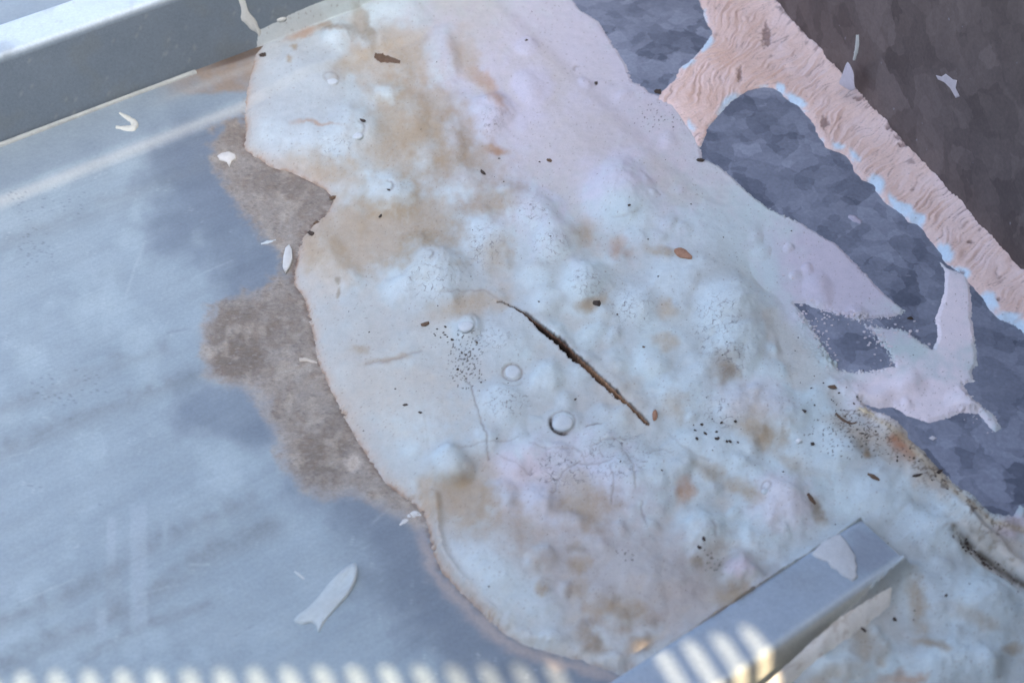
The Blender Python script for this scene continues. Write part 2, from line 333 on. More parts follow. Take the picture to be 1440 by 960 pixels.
# soft tints over wide areas: x, y, rx, ry, rot, colour, strength
TINTS = [(425, 130, 95, 90, 10, A(166, 175, 184), .7), (600, 60, 120, 60, 0, A(172, 176, 184), .5), (800, 130, 230, 200, 30, LILAC, .9), (1180, 390, 130, 90, 40, LILAC, 1), (1290, 560, 130, 60, 10, A(222, 218, 232), 1), (1340, 440, 50, 90, 0, A(222, 218, 232), 1), (1078, 380, 16, 50, 0, CYAN, .6), (1098, 480, 18, 60, -15, CYAN, .8), (1150, 560, 30, 40, -30, CYAN, .7),  # grey upper-left tints: mottled film, darkened to offset brighter light there
 (1100, 705, 60, 46, 20, PINKW, .5), (880, 300, 50, 40, 0, CYAN, .8), (790, 690, 130, 90, 0, LILAC, .6), (880, 810, 220, 110, 15, MAUVE, .75), (1000, 840, 120, 60, -30, MAUVE, .5), (1060, 560, 60, 40, 0, PINKW, .35), (730, 660, 50, 30, 0, PINKW, .5),  # mauve tints: dirt plus shading of the tilted lower part, painted in
 (1290, 640, 90, 34, 42, CREAM, .9), (1400, 770, 90, 34, 40, CREAM, .9), (460, 370, 40, 60, 0, CREAM, .8), (1420, 740, 30, 22, 0, PINKW, .7), (720, 830, 90, 40, 30, CYAN, .5), (1000, 200, 120, 90, 30, PINKW, .35), (1240, 620, 50, 20, 30, CREAM, .6)]
# stains that gather between the bumps: same fields
STAINS = [(560, 80, 66, 48, 10, TAN, .95), (600, 165, 78, 46, 25, TAN2, .85), (560, 195, 66, 60, 0, TAN, .85), (640, 225, 66, 46, 15, TAN2, .8), (700, 280, 46, 26, -20, TAN2, .75), (684, 118, 13, 40, -35, ORG, .85), (700, 212, 20, 9, 10, ORG, .8), (655, 75, 20, 34, -20, TAN, .6),
 (560, 318, 96, 58, 8, TAN2, 1.2), (490, 340, 70, 50, 0, TAN, .9), (455, 235, 60, 22, 20, TAN, .8), (700, 350, 24, 34, 10, TAN, .8), (660, 430, 60, 22, -12, TAN, .75), (655, 700, 44, 34, 10, BRN, .85), (655, 690, 60, 56, 0, TAN, .6), (820, 708, 46, 38, 10, TAN2, .7),
 (560, 560, 110, 60, 10, CREAM, .6), (505, 490, 13, 9, 0, TAN2, .9), (545, 506, 40, 5, -8, TAN, .6), (1020, 510, 24, 26, 20, BRN, .65), (962, 690, 12, 20, 8, ORG, .75), (1060, 590, 50, 34, 30, TAN, .75), (1080, 615, 40, 20, 20, TAN2, .5), (950, 570, 20, 26, 0, TAN, .45), (832, 428, 24, 12, -10, TAN2, .7), (938, 432, 18, 14, 0, TAN, .6), (935, 478, 22, 12, 0, TAN, .6), (872, 352, 18, 14, 0, ORG, .45), (930, 352, 22, 9, 15, TAN2, .5), (820, 330, 24, 26, -30, TAN, .6),
 (1150, 715, 10, 26, -22, OLIVE, .9), (1050, 690, 30, 14, 35, TAN2, .75), (1000, 660, 40, 14, 30, TAN2, .6), (1290, 850, 16, 48, -10, TAN2, .65), (1370, 865, 50, 14, 22, TAN2, .5), (1268, 953, 34, 12, 0, ORG, .8), (1220, 905, 24, 34, -30, TAN, .6), (1310, 905, 28, 9, 10, TAN2, .6), (1428, 912, 14, 10, 0, TAN2, .5), (1180, 945, 50, 18, -20, TAN, .6), (1030, 838, 34, 16, -20, TAN2, .75), (1005, 805, 22, 40, 10, OLIVE, .45),
 (765, 826, 11, 9, 0, TAN2, .7), (808, 768, 14, 9, 0, OLIVE, .6), (815, 795, 17, 15, 0, TAN2, .6), (815, 832, 22, 16, 0, TAN2, .5), (870, 862, 54, 24, 10, TAN2, .6), (830, 895, 18, 30, -30, BRN, .5), (900, 905, 30, 12, -20, BRN, .5), (712, 748, 60, 40, 0, TAN, .4), (490, 90, 40, 20, -20, TAN, .5), (425, 46, 30, 6, -18, ORG, .65), (470, 40, 26, 6, 4, BRN, .6), (414, 66, 6, 5, 0, TAN2, .8), (414, 82, 7, 5, 0, TAN2, .7), (440, 173, 34, 4, 3, ORG, .5),
 (502, 32, 12, 26, -15, OLIVE, .75), (515, 50, 8, 22, -30, OLIVE, .6), (470, 393, 6, 6, 0, OLIVE, .8), (474, 412, 5, 9, 0, OLIVE, .7), (440, 355, 14, 30, 10, TAN, .6), (1120, 650, 40, 14, 30, TAN, .4), (880, 560, 30, 60, -40, CREAM, .5), (1330, 650, 30, 16, 40, OLIVE, .5), (1268, 628, 15, 18, -25, A(168, 106, 62), .95), (1280, 642, 10, 10, 0, ORG, .8), (1225, 630, 26, 10, 30, OLIVE, .55), (1190, 600, 40, 14, 25, TAN, .4), (1225, 635, 8, 8, 0, BRN, .6), (985, 785, 12, 8, 0, OLIVE, .7), (1040, 800, 20, 14, 0, PINKW, .6), (600, 700, 12, 30, -20, TAN, .6)]

# ------------------------------------------------------------------ surfaces as height functions
HA, UA0, UA1 = 0.070, -0.418, -0.437          # tall rib: foot and top edge
HB, UB0, UB1, RB = 0.025, 0.2640, 0.3010, 0.070   # low rib: top edges and its end
U_CR0, U_CR1, Z_BAND = -0.356, -0.343, 0.004
FE = plane_poly(FLEDGE, Z_FL)
fe_d = FE[1]-FE[0]; fe_d /= np.linalg.norm(fe_d); fe_n = np.array([-fe_d[1], fe_d[0]])
if fe_n[1] < 0: fe_n = -fe_n                   # towards the wall
def fl_dist(x, y): return (x-FE[0][0])*fe_n[0]+(y-FE[0][1])*fe_n[1]
WL = plane_poly([(1087, 0), (1440, 383)], .022)
wd = WL[1]-WL[0]; wd /= np.linalg.norm(wd); wn = np.array([-wd[1], wd[0]])
if wn[1] < 0: wn = -wn                          # away from the camera
def wall_dist(x, y): return -((x-WL[0][0])*wn[0]+(y-WL[0][1])*wn[1])    # positive on the camera side
def wall_s(x, y): return (x-WL[0][0])*wd[0]+(y-WL[0][1])*wd[1]
def roof_z(x, y):
    u, r = uv(x, y)
    z = np.where(u < U_CR1, Z_BAND*(1-sstep(U_CR0, U_CR1, u)), 0)
    k = np.clip((UA0-u)/(UA0-UA1), 0, 1)
    return np.where(u < UA0, Z_BAND + (HA-Z_BAND)*k, z)
P_PATCH = plane_poly(PATCH, .002)
def flank_xy(px, py):
    lo_, hi_ = np.zeros(len(px)), np.full(len(px), HA)
    for _ in range(30):
        z = (lo_+hi_)/2; x, y = ray(px, py, z); u, r = uv(x, y); ins = z < (UA0-u)/(UA0-UA1)*HA
        lo_ = np.where(ins, z, lo_); hi_ = np.where(ins, hi_, z)
    return np.stack([x, y], 1)
_fp = np.array([(540, -70), (520, -40), (492, 2), (472, 17), (442, 29), (414, 42), (396, 53), (372, 65)], float)
P_PATCH = np.concatenate([flank_xy(_fp[:, 0], _fp[:, 1]), P_PATCH[7:]])
HOLE = np.concatenate([plane_poly([(840, 970), (870, 950), (1200, 735), (1210, 731), (1222, 730), (1238, 738), (1262, 758), (1275, 774), (1274, 783)], HB),
                       plane_poly([(1262, 797), (1254, 808), (1180, 868), (1100, 938), (1050, 985), (880, 1110)], HB*.6)])
NOISE_S = 1.0
def patch_fields(x, y):
    px, py = proj(x, y, .0055+.002*sstep(0, .03, fl_dist(x, y)))
    wxp = px + 8*fbm(px/60, py/60, 3, 2) + 1.2*fbm(px/14, py/14, 5, 2); wyp = py + 8*fbm(px/60, py/60, 11, 2) + 1.2*fbm(px/14, py/14, 13, 2)
    fd = fl_dist(x, y)
    sd = sdpoly(x, y, P_PATCH)
    calm = np.where(uv(x, y)[0] < UA0+.012, .12, 1.0)
    rag = np.exp(-(((px-1200)/95)**2+((py-480)/50)**2)**2)
    rag2 = np.exp(-(((px-1365)/50)**2+((py-560)/50)**2)**2)
    sd = sd + calm*(.0007+.0024*sstep(.05, .5, fbm(x*40, y*40, 20, 2)))*fbm(x*330, y*330, 21, 4, .65) + calm*.0007*fbm(x*150, y*150, 22, 2) + rag*.0065*fbm(x*520, y*520, 23, 3, .8) + rag2*.0012*fbm(x*500, y*500, 25, 3)
    # heights
    thin = sstep(.004, .03, fd)*sstep(20, 120, py)*sstep(950, 1060, px)*(1-sstep(560, 640, py))
    thin = np.maximum(thin, sstep(.03, .05, fd)*.6)
    T = (.0030*(1-np.exp(-np.clip(sd, 0, None)/.0035)) + .0022*(1-np.exp(-np.clip(sd, 0, None)/.03)))*(1-.82*thin) + np.where(sd < 0, sd*.9, 0)
    lower = sstep(1180, 1330, px)*sstep(600, 720, py)
    rw = .055*(1-lower)+.005*lower
    base = Z_FL*sstep(-1, 0.05, fd/rw)
    rz = roof_z(x, y); base = np.maximum(base, rz*(1-.0*fd))
    # sealant climbing round the low rib
    u, r = uv(x, y)
    du = np.maximum(np.maximum(UB0-u, u-UB1), 0); dr = np.maximum(r-RB, 0)
    climb = np.exp(-(np.hypot(du/.005, dr/.008)))
    base = np.maximum(base, 0) + (HB-.0035)*np.minimum(climb*1.0, 1)
    h = np.zeros_like(x); top = np.zeros_like(x); wob = fbm(px/16, py/15, 17, 3)
    for bx, by, rx, ry, hh, pw in BUMPS:
        d = np.hypot((wxp-bx)/rx, (wyp-by)/ry); m = d < 2
        if not m.any(): continue
        e = np.zeros_like(x); e[m] = np.exp(-(d[m]*1.05)**pw)
        h = h + hh*.001*e*(2.0 if by < 290 and bx < 720 else 2.35)*(1+.05*wob); top = np.maximum(top, e*min(1, hh/3.0))
    for pts, wdt, hh in ROPES:
        d = segdist(wxp if wdt > 7 else px, wyp if wdt > 7 else py, pts); h = h + hh*.001*np.exp(-(d/wdt)**2)
    lump = sstep(930, 1010, px)*(1-thin)*sstep(300, 420, py)*(1-.45*sstep(1150, 1260, px))
    h = h + .0016*lump*fbm(px/64, py/56, 31, 2) + .0007*(1-thin)*fbm(px/70, py/60, 33, 3) + .00022*fbm(px/12, py/11, 35, 3)*(1-.6*thin)
    sag = np.exp(-(((px-850)/240)**2+((py-850)/110)**2)); h = h + .0008*sag*fbm(px/32, py/30, 37, 2)
    z = base + T + np.maximum(h, -.0026*(1-.8*thin))*sstep(0, .006, sd)
    z = np.where((fd > -.004) & (sd > 0), np.maximum(z, Z_FL+.0012*sstep(0, .003, sd)), z)
    hs = sdpoly(x, y, HOLE) + .0005*fbm(x*300, y*300, 41, 2)
    # cracks, rings, fine lines
    cdm, cs = polyparam(px+2*fbm(px/9, py/9, 51, 4, .65), py+2*fbm(px/9, py/9, 53, 4, .65), CRACK)
    cw = (1+.4*fbm(cs*38, cs*0, 55, 3))*(1.0 + 3.9*sstep(0.0, .42, cs)*(1-sstep(.45, 1.0, cs)*.72))
    gro = 1-sstep(cw*.55, cw*1.05, cdm)
    z = z - .0085*gro*np.clip(.25+sstep(0, .12, cs)*(1-.55*sstep(.5, 1, cs)), 0, 1)
    dark = np.zeros_like(x)
    for pts, wdt, st in FINE:
        d = segdist(px+2*fbm(px/9, py/9, 61, 2), py+2*fbm(px/9, py/9, 63, 2), pts); e = np.exp(-(d/wdt)**2)
        z = z - .0006*np.sign(st)*e*abs(st)*1.6
        if st > 0: dark = np.maximum(dark, e*st)
    for cx, cy, rx, ry, wdt, st, arc in RINGS:
        ax, ay = px-cx, py-cy; rr = np.hypot(ax/rx, ay/ry); d = (rr-1)*min(rx, ry)
        e = np.exp(-(d/wdt)**2)
        if arc:
            an = np.degrees(np.arctan2(ay, ax)); mid = (arc[0]+arc[1])/2; half = (arc[1]-arc[0])/2
            dd = np.abs((an-mid+180) % 360-180); e = e*(1-sstep(half*.6, half, dd))
        z = z - .0012*e*st; dark = np.maximum(dark, e*st*(.75+.3*fbm(px/5, py/5, 67, 2)))
    return dict(px=px, py=py, wxp=wxp, wyp=wyp, sd=sd, hs=hs, z=z, top=top, thin=thin, fd=fd, gro=gro, cs=cs, cd=cdm, cw=cw, dark=dark, h=h)
def surf_point(px, py, it=4, wall=False):
    """where the line of sight through a pixel meets the built surface"""
    px = np.atleast_1d(np.asarray(px, float)); py = np.atleast_1d(np.asarray(py, float)); z = np.zeros_like(px)
    for _ in range(it):
        x, y = ray(px, py, z); f = patch_fields(x, y)
        g = np.where(fl_dist(x, y) > .0, Z_FL, roof_z(x, y))
        u, r = uv(x, y)
        g = np.maximum(g, np.where((u > UB0-.001) & (u < UB1+.002) & (r < RB), HB, 0))
        z = np.where((f['sd'] > 0) & (f['hs'] < 0), np.maximum(f['z'], g), g)
    return np.stack([x, y, z], 1)

# ------------------------------------------------------------------ setting: roof sheet with ribs
def roof_pan():
    us = np.concatenate([[-2.4, -1.2, -.8, -.6, -.5, -.45], np.arange(-.425, .30, .0014), [.35, .45, .6, 1.0, 2.2]])
    rs = np.concatenate([[-2.4, -1.4, -.9, -.6, -.5], np.arange(-.44, .16, .0014), [.18, .22, .3, .42, .6, .9]])
    U, R = np.meshgrid(us, rs); U = U.ravel(); R = R.ravel()
    x, y = xy(U, R)
    z = np.where(U < U_CR1, Z_BAND*(1-sstep(U_CR0, U_CR1, U)), 0)
    px, py = proj(x, y, z)
    ok = (px > -150) & (px < 1600) & (py > -150) & (py < 1150)
    base = A(145, 162, 176)
    col = np.tile(base, (len(x), 1)); dirt = np.zeros(len(x))
    if True:
        X, Y = np.clip(px, -400, 1900), np.clip(py, -400, 1400)
        n1 = fbm(X/60, Y/60, 71); n2 = fbm(X/22, Y/22, 73); n3 = fbm(X/120, Y/120, 75)
        d = -sdpoly(X, Y, PATCH)
        col = mix(col, A(164, 183, 196), sstep(.0, .5, n3+.5*n1)*.5*(1-sstep(300, 480, X)))
        col = mix(col, A(110, 122, 138), (1-sstep(45, 150, d+26*n1+14*n2))*.85*sstep(110, 200, Y))  # slate tones beside the sealant: dirt film with shade painted in
        col = mix(col, A(110, 123, 140), (1-sstep(.5, 1.3, np.hypot((X-300)/110, (Y-270)/110)+.35*n1))*.8)
        col = mix(col, A(110, 123, 140), (1-sstep(.4, 1.2, np.hypot((X-340)/120, (Y-575)/60)+.35*n1))*.7)
        # soft darker streaks along the sheet
        for pts, wd_, st in (([(-20, 585), (85, 548), (170, 508), (230, 490)], 12, .5), ([(-10, 640), (110, 590), (220, 548), (330, 505)], 15, .55), ([(-10, 880), (110, 830), (210, 770), (310, 722), (350, 705)], 16, .55),
                           ([(0, 935), (90, 895), (200, 845), (300, 775), (380, 742)], 18, .6), ([(120, 925), (180, 890), (240, 865), (290, 850)], 9, .5), ([(0, 345), (60, 325), (150, 290), (300, 225)], 12, .35)):
            dd = segdist(X+6*n2, Y+6*n2, pts); col = mix(col, A(120, 130, 138), np.exp(-(dd/wd_)**2)*st*(.8+.5*n2))
        for x0, x1, y0, y1, st in ((150, 163, 725, 800, .45), (183, 207, 708, 885, .4), (136, 150, 855, 900, .4), (228, 236, 730, 770, .3)):
            mm_ = sstep(x0-3, x0+3, X)*(1-sstep(x1-3, x1+3, X))*sstep(y0-4, y0+6, Y)*(1-sstep(y1-20, y1+12, Y)); col = mix(col, A(166, 181, 196), mm_*st)
        stk = fbm(U*420, R*22, 85, 3); stk2 = fbm(U*60, R*7, 86, 3)
        col = col*(1+.05*stk+.06*stk2)[:, None]
        col = mix(col, A(186, 200, 212), sstep(.55, .8, fbm(X/3+Y/9, Y/26, 87, 2))*sstep(0, .5, n1)*.35)
        col = mix(col, A(140, 150, 158), .0+ (1-sstep(.6, 1.2, np.hypot((X-160)/14, (Y-830)/40)))*.3)
        for k in range(16):                            # fine scratches and rubbed marks
            cx_, cy_ = rng.uniform(-20, 560), rng.uniform(250, 960); an = rng.normal(-.36, .5); ll = rng.uniform(8, 42)
            mk = (np.abs(X-cx_) < ll+6) & (np.abs(Y-cy_) < ll+6)
            dd = segdist(X[mk], Y[mk], [(cx_-ll*math.cos(an), cy_-ll*math.sin(an)), (cx_+2*rng.normal(), cy_+2*rng.normal()), (cx_+ll*math.cos(an), cy_+ll*math.sin(an))])
            e = np.exp(-(dd/rng.uniform(.9, 2.2))**2)*rng.uniform(.1, .3); col[mk] = mix(col[mk], A(186, 200, 212) if rng.random() < .7 else A(110, 122, 134), e)
        # brown deposit beside the sealant
        DEP = [(345, 158), (318, 172), (303, 190), (300, 222), (312, 250), (330, 285), (350, 305), (372, 325), (392, 352), (398, 380), (380, 402), (345, 416), (305, 434), (286, 458), (284, 492), (296, 528), (335, 536), (358, 548), (375, 575), (392, 612), (402, 650), (425, 690), (455, 697), (500, 690), (540, 712), (575, 738), (605, 740), (640, 700), (560, 560), (520, 300), (420, 150)]
        grn0 = fbm(X/7, Y/7, 82, 3, .7); s = sdpoly(X+9*n1+7*n2, Y+9*n2-6*n1, DEP)
        dep = sstep(-13, 12, s+8*grn0+8*n2)
        col = mix(col, A(150, 144, 138), dep*.92)
        rim = np.exp(-((s-2)/9)**2)*sstep(400, 470, Y+.2*X-60); col = mix(col, A(158, 158, 160), rim*.6)
        for ex, ey, rx, ry, st in ((335, 460, 52, 46, .8), (330, 512, 50, 34, .9), (410, 450, 44, 50, .5), (450, 640, 46, 44, .8), (400, 590, 30, 30, .25), (385, 255, 60, 24, .55), (430, 285, 40, 34, .5), (325, 185, 22, 22, .6), (480, 610, 26, 50, .5)):
            e = 1-sstep(.45, 1.2, np.hypot((X-ex)/rx, (Y-ey)/ry)+.5*n2+.25*n1); col = mix(col, A(118, 109, 101), e*st*dep)
        e = 1-sstep(.5, 1.1, np.hypot((X-470)/50, (Y-500)/80)+.4*n2); col = mix(col, A(156, 148, 140), e*.5*dep)
        col = mix(col, A(176, 170, 162), dep*sstep(.05, .5, fbm(X/30, Y/30, 89, 3))*.5); col = mix(col, A(128, 116, 106), dep*sstep(.1, .55, fbm(X/16, Y/16, 90, 4))*.5)
        col = mix(col, A(196, 190, 186), (1-sstep(.4, 1.1, np.hypot((X-495)/16, (Y-650)/14)+.5*n2))*.6)
        grn = fbm(X/5, Y/5, 81, 3, .65); fibv = fbm(X/9+.3*Y/9, Y/3.2, 83, 3)
        col = mix(col, A(98, 92, 88), dep*sstep(.15, .7, grn+.4*n2)*.55); col = mix(col, A(168, 166, 164), dep*sstep(.2, .75, fibv-.3*n2)*.45)
        dirt = np.maximum(dep*.9, .12+.15*sstep(.2, .6, n2))
        dk = 1.0*np.exp(-(np.clip(d, 0, 99)/5)**2)*sstep(-.2, .4, fbm(X/9, Y/9, 77, 3)+.15)*sstep(90, 200, Y)*(1-sstep(640, 780, X)); col = mix(col, A(104, 86, 76), dk*.8)
        # lower edge of the sealant: faint buff tide mark
        tide = np.exp(-((d-12+8*n2)/9)**2)*sstep(700, 780, Y)*sstep(520, 600, X); col = mix(col, A(176, 164, 160), tide*.55)
        # band next to the tall rib and the dusty fold
        uu = U; fold = np.exp(-((uu-(U_CR0+.004))/.0055)**2)*(1-sstep(.02, .06, R)); col = mix(col, A(172, 180, 186), fold*.65)
        bandm = (1-sstep(U_CR0-.012, U_CR0, uu))*1.0; col = mix(col, A(128, 144, 160), bandm*.75)
        foot = (1-sstep(.006+.05*sstep(-.10, .02, R), .016+.05*sstep(-.10, .02, R), uu-UA0+.006*n2))*sstep(-.085, -.03, R); col = mix(col, A(146, 130, 116), foot*.85*np.clip(.85+.5*n2, 0, 1)); gapf = (1-sstep(.001+.005*sstep(-.06, .02, R), .003+.009*sstep(-.06, .02, R), uu-UA0))*sstep(-.045, .0, R); col = mix(col, A(84, 70, 62), gapf*.8)
        col = mix(col, A(170, 170, 170), np.exp(-((uu-(UA0+.022))/.006)**2)*sstep(-.10, -.04, R)*.4)
        pep = (fbm(X/4.2, Y/4.2, 79, 2) > .52) & ((np.exp(-(((X-45)/34)**2+((Y-352)/26)**2)) + np.exp(-(((X-95)/60)**2+((Y-545)/26)**2)) + np.exp(-(((X-60)/70)**2+((Y-285)/24)**2))*.8 + np.exp(-(((X-50)/12)**2+((Y-672)/18)**2))) > .45*(1+fbm(X/11, Y/11, 80, 2)))
        col[pep] = col[pep]*.72
    z = z + dep*(.0007*grn+.0006*n2+.0004)*(d > 6)
    V = np.stack([x, y, z], 1)
    q, _ = grid_faces(len(us), len(rs))
    me = mesh_np('roof', V, q, col, {'dirt': dirt})
    o = link('roof', me, M_ROOF); tag(o, kind='structure')
    return o
ROOF = roof_pan()

def rib(prof, r0, r1, name, end_cap, colf, parent):
    """a folded rib: profile points (u, z) run along the sheet, ends closed when the rib stops"""
    rs = np.concatenate([np.arange(r0, -.5, .3), np.arange(-.5, min(r1, .55), .0025), [r1]]) if r0 < -.5 else np.arange(r0, r1, .004)
    rs = np.unique(np.round(rs, 5))
    pr = []
    for i in range(len(prof)-1):
        n = max(2, int(math.dist(prof[i], prof[i+1])/.0025)); pr += [tuple(np.array(prof[i])+(np.array(prof[i+1])-prof[i])*t) for t in np.linspace(0, 1, n, endpoint=False)]
    pr.append(prof[-1]); pr = np.array(pr)
    # round the folds a little
    for _ in range(1):
        pr[1:-1] = .25*pr[:-2]+.5*pr[1:-1]+.25*pr[2:]
    n = len(pr); U = np.tile(pr[:, 0], len(rs)); Zz = np.tile(pr[:, 1], len(rs)); R = np.repeat(rs, n)
    x, y = xy(U, R); V = np.stack([x, y, Zz], 1)
    q, _ = grid_faces(n, len(rs))
    col, dirt = colf(x, y, Zz, U, R)
    me = mesh_np(name, V, q, col, {'dirt': dirt})
    o = link(name, me, M_ROOF, parent)
    if end_cap:
        ux = pr[:, 0]; c = []
        Vc = [(*xy(a, r1), b) for a, b in pr]; ca, cb = xy((ux[0]+ux[-1])/2, r1+.0005); Vc.append((ca, cb, pr[:, 1].max()*.5))
        fc = [(i, i+1, n) for i in range(n-1)]
        me2 = pym('rib_end', Vc, fc); a = me2.attributes.new('col', 'FLOAT_COLOR', 'POINT'); a.data.foreach_set('color', np.tile([*A(150, 160, 172), 1], len(Vc)).astype(np.float32))
        link('rib_end', me2, M_ROOF, parent, False)
    return o
def col_a(x, y, z, U, R):
    px, py = proj(x, y, z); n = fbm(px/50, py/50, 91); n2 = fbm(px/9, py/9, 93, 3)
    col = np.tile(A(110, 124, 140), (len(x), 1))  # flank shade painted into the colour; the top face below is lighter
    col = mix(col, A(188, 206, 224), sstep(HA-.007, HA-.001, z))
    col = mix(col, A(112, 122, 130), sstep(.1, .6, n)*.4)
    col = mix(col, A(150, 156, 160), sstep(.62, .75, n2)*.4)
    return col, np.full(len(x), .25)
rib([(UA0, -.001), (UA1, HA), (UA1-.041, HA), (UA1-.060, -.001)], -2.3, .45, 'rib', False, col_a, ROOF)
def col_b(x, y, z, U, R):
    px, py = proj(x, y, z); n = fbm(px/30, py/30, 95); n2 = fbm(px/8, py/8, 97, 3)
    col = np.tile(A(150, 167, 188), (len(x), 1))
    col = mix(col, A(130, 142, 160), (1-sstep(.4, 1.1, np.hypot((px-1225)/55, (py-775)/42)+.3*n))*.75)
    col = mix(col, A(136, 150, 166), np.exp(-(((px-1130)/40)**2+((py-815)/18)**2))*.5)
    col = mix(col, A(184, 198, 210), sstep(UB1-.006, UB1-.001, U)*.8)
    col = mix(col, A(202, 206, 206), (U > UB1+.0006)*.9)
    return col, np.full(len(x), .2)
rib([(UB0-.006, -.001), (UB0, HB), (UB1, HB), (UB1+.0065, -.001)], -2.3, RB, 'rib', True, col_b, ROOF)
def lap_edge():
    rs = np.arange(-1.2, -.035, .004); w_ = .0016+.0006*np.sin(rs*23)+.002*sstep(-.12, 0, rs)*(1-sstep(0, .03, rs)); V = []
    for r, ww in zip(rs, w_):
        for du, dz in ((-.001, .0022), (ww, .0022), (ww+.0005, -.0004)): V.append((*xy(UA0+du+.0012, r), Z_BAND+dz))
    q, _ = grid_faces(3, len(rs)); n = len(V)
    me = mesh_np('lap_edge', np.array(V), q, np.tile(A(160, 168, 172), (n, 1))*(1+.1*rng.standard_normal((n, 1)).clip(-1, 1)), {'dirt': np.full(n, .3)})
    link('lap_edge', me, M_ROOF, ROOF)
lap_edge()

# ------------------------------------------------------------------ flashing and wall
def strip_pts(line0, d, n, s0, s1, q0, q1, z):
    p = lambda s, q: (line0[0]+d[0]*s+n[0]*q, line0[1]+d[1]*s+n[1]*q, z)
    return [p(s0, q0), p(s1, q0), p(s1, q1), p(s0, q1)]
fl = empty('flashing', (*xy(.1, .3), Z_FL), 'blue grey spangled metal apron flashing between the white sealant and the dark upstand', 'flashing')
a0 = (*(FE[0]-fe_d*1.0), Z_FL); a1 = (*(FE[1]+fe_d*.55), Z_FL); b0 = (*(WL[1]+wd*.62+wn*.004), Z_FL); b1 = (*(WL[0]-wd*1.1+wn*.004), Z_FL)
lo = [(p[0], p[1], p[2]-.0012) for p in (a0, a1, b0, b1)]
link('apron_sheet', box_mesh('apron_sheet', lo, [a0, a1, b0, b1]), M_FLASH, fl, False)
hem = [(*(np.array(p[:2])-fe_n*.0008), p[2]-.0008) for p in (a0, a1)]
link('front_hem', box_mesh('front_hem', [(*(np.array(p[:2])), .0005) for p in (a0, a1)]+[(*(np.array(p[:2])+fe_n*.002), .0005) for p in (a1, a0)],
     [(*(np.array(p[:2])), Z_FL-.0014) for p in (a0, a1)]+[(*(np.array(p[:2])+fe_n*.002), Z_FL-.0014) for p in (a1, a0)]), M_FLASH, fl, False)
up = empty('metal_upstand', (*WL[0], 0), 'dark purple grey spangled metal upstand above the pink sealant bead', 'wall')
WTOP = .36
link('face_sheet', box_mesh('face_sheet', strip_pts(WL[0], wd, wn, -1.3, 1.7, 0, .06, -.002), strip_pts(WL[0], wd, wn, -1.3, 1.7, 0, .06, WTOP)), M_WALL, up, False)
link('coping', box_mesh('coping', strip_pts(WL[0], wd, wn, -1.31, 1.71, -.015, .075, WTOP+.001), strip_pts(WL[0], wd, wn, -1.31, 1.71, -.015, .075, WTOP+.012)), M_WALL, up, False)

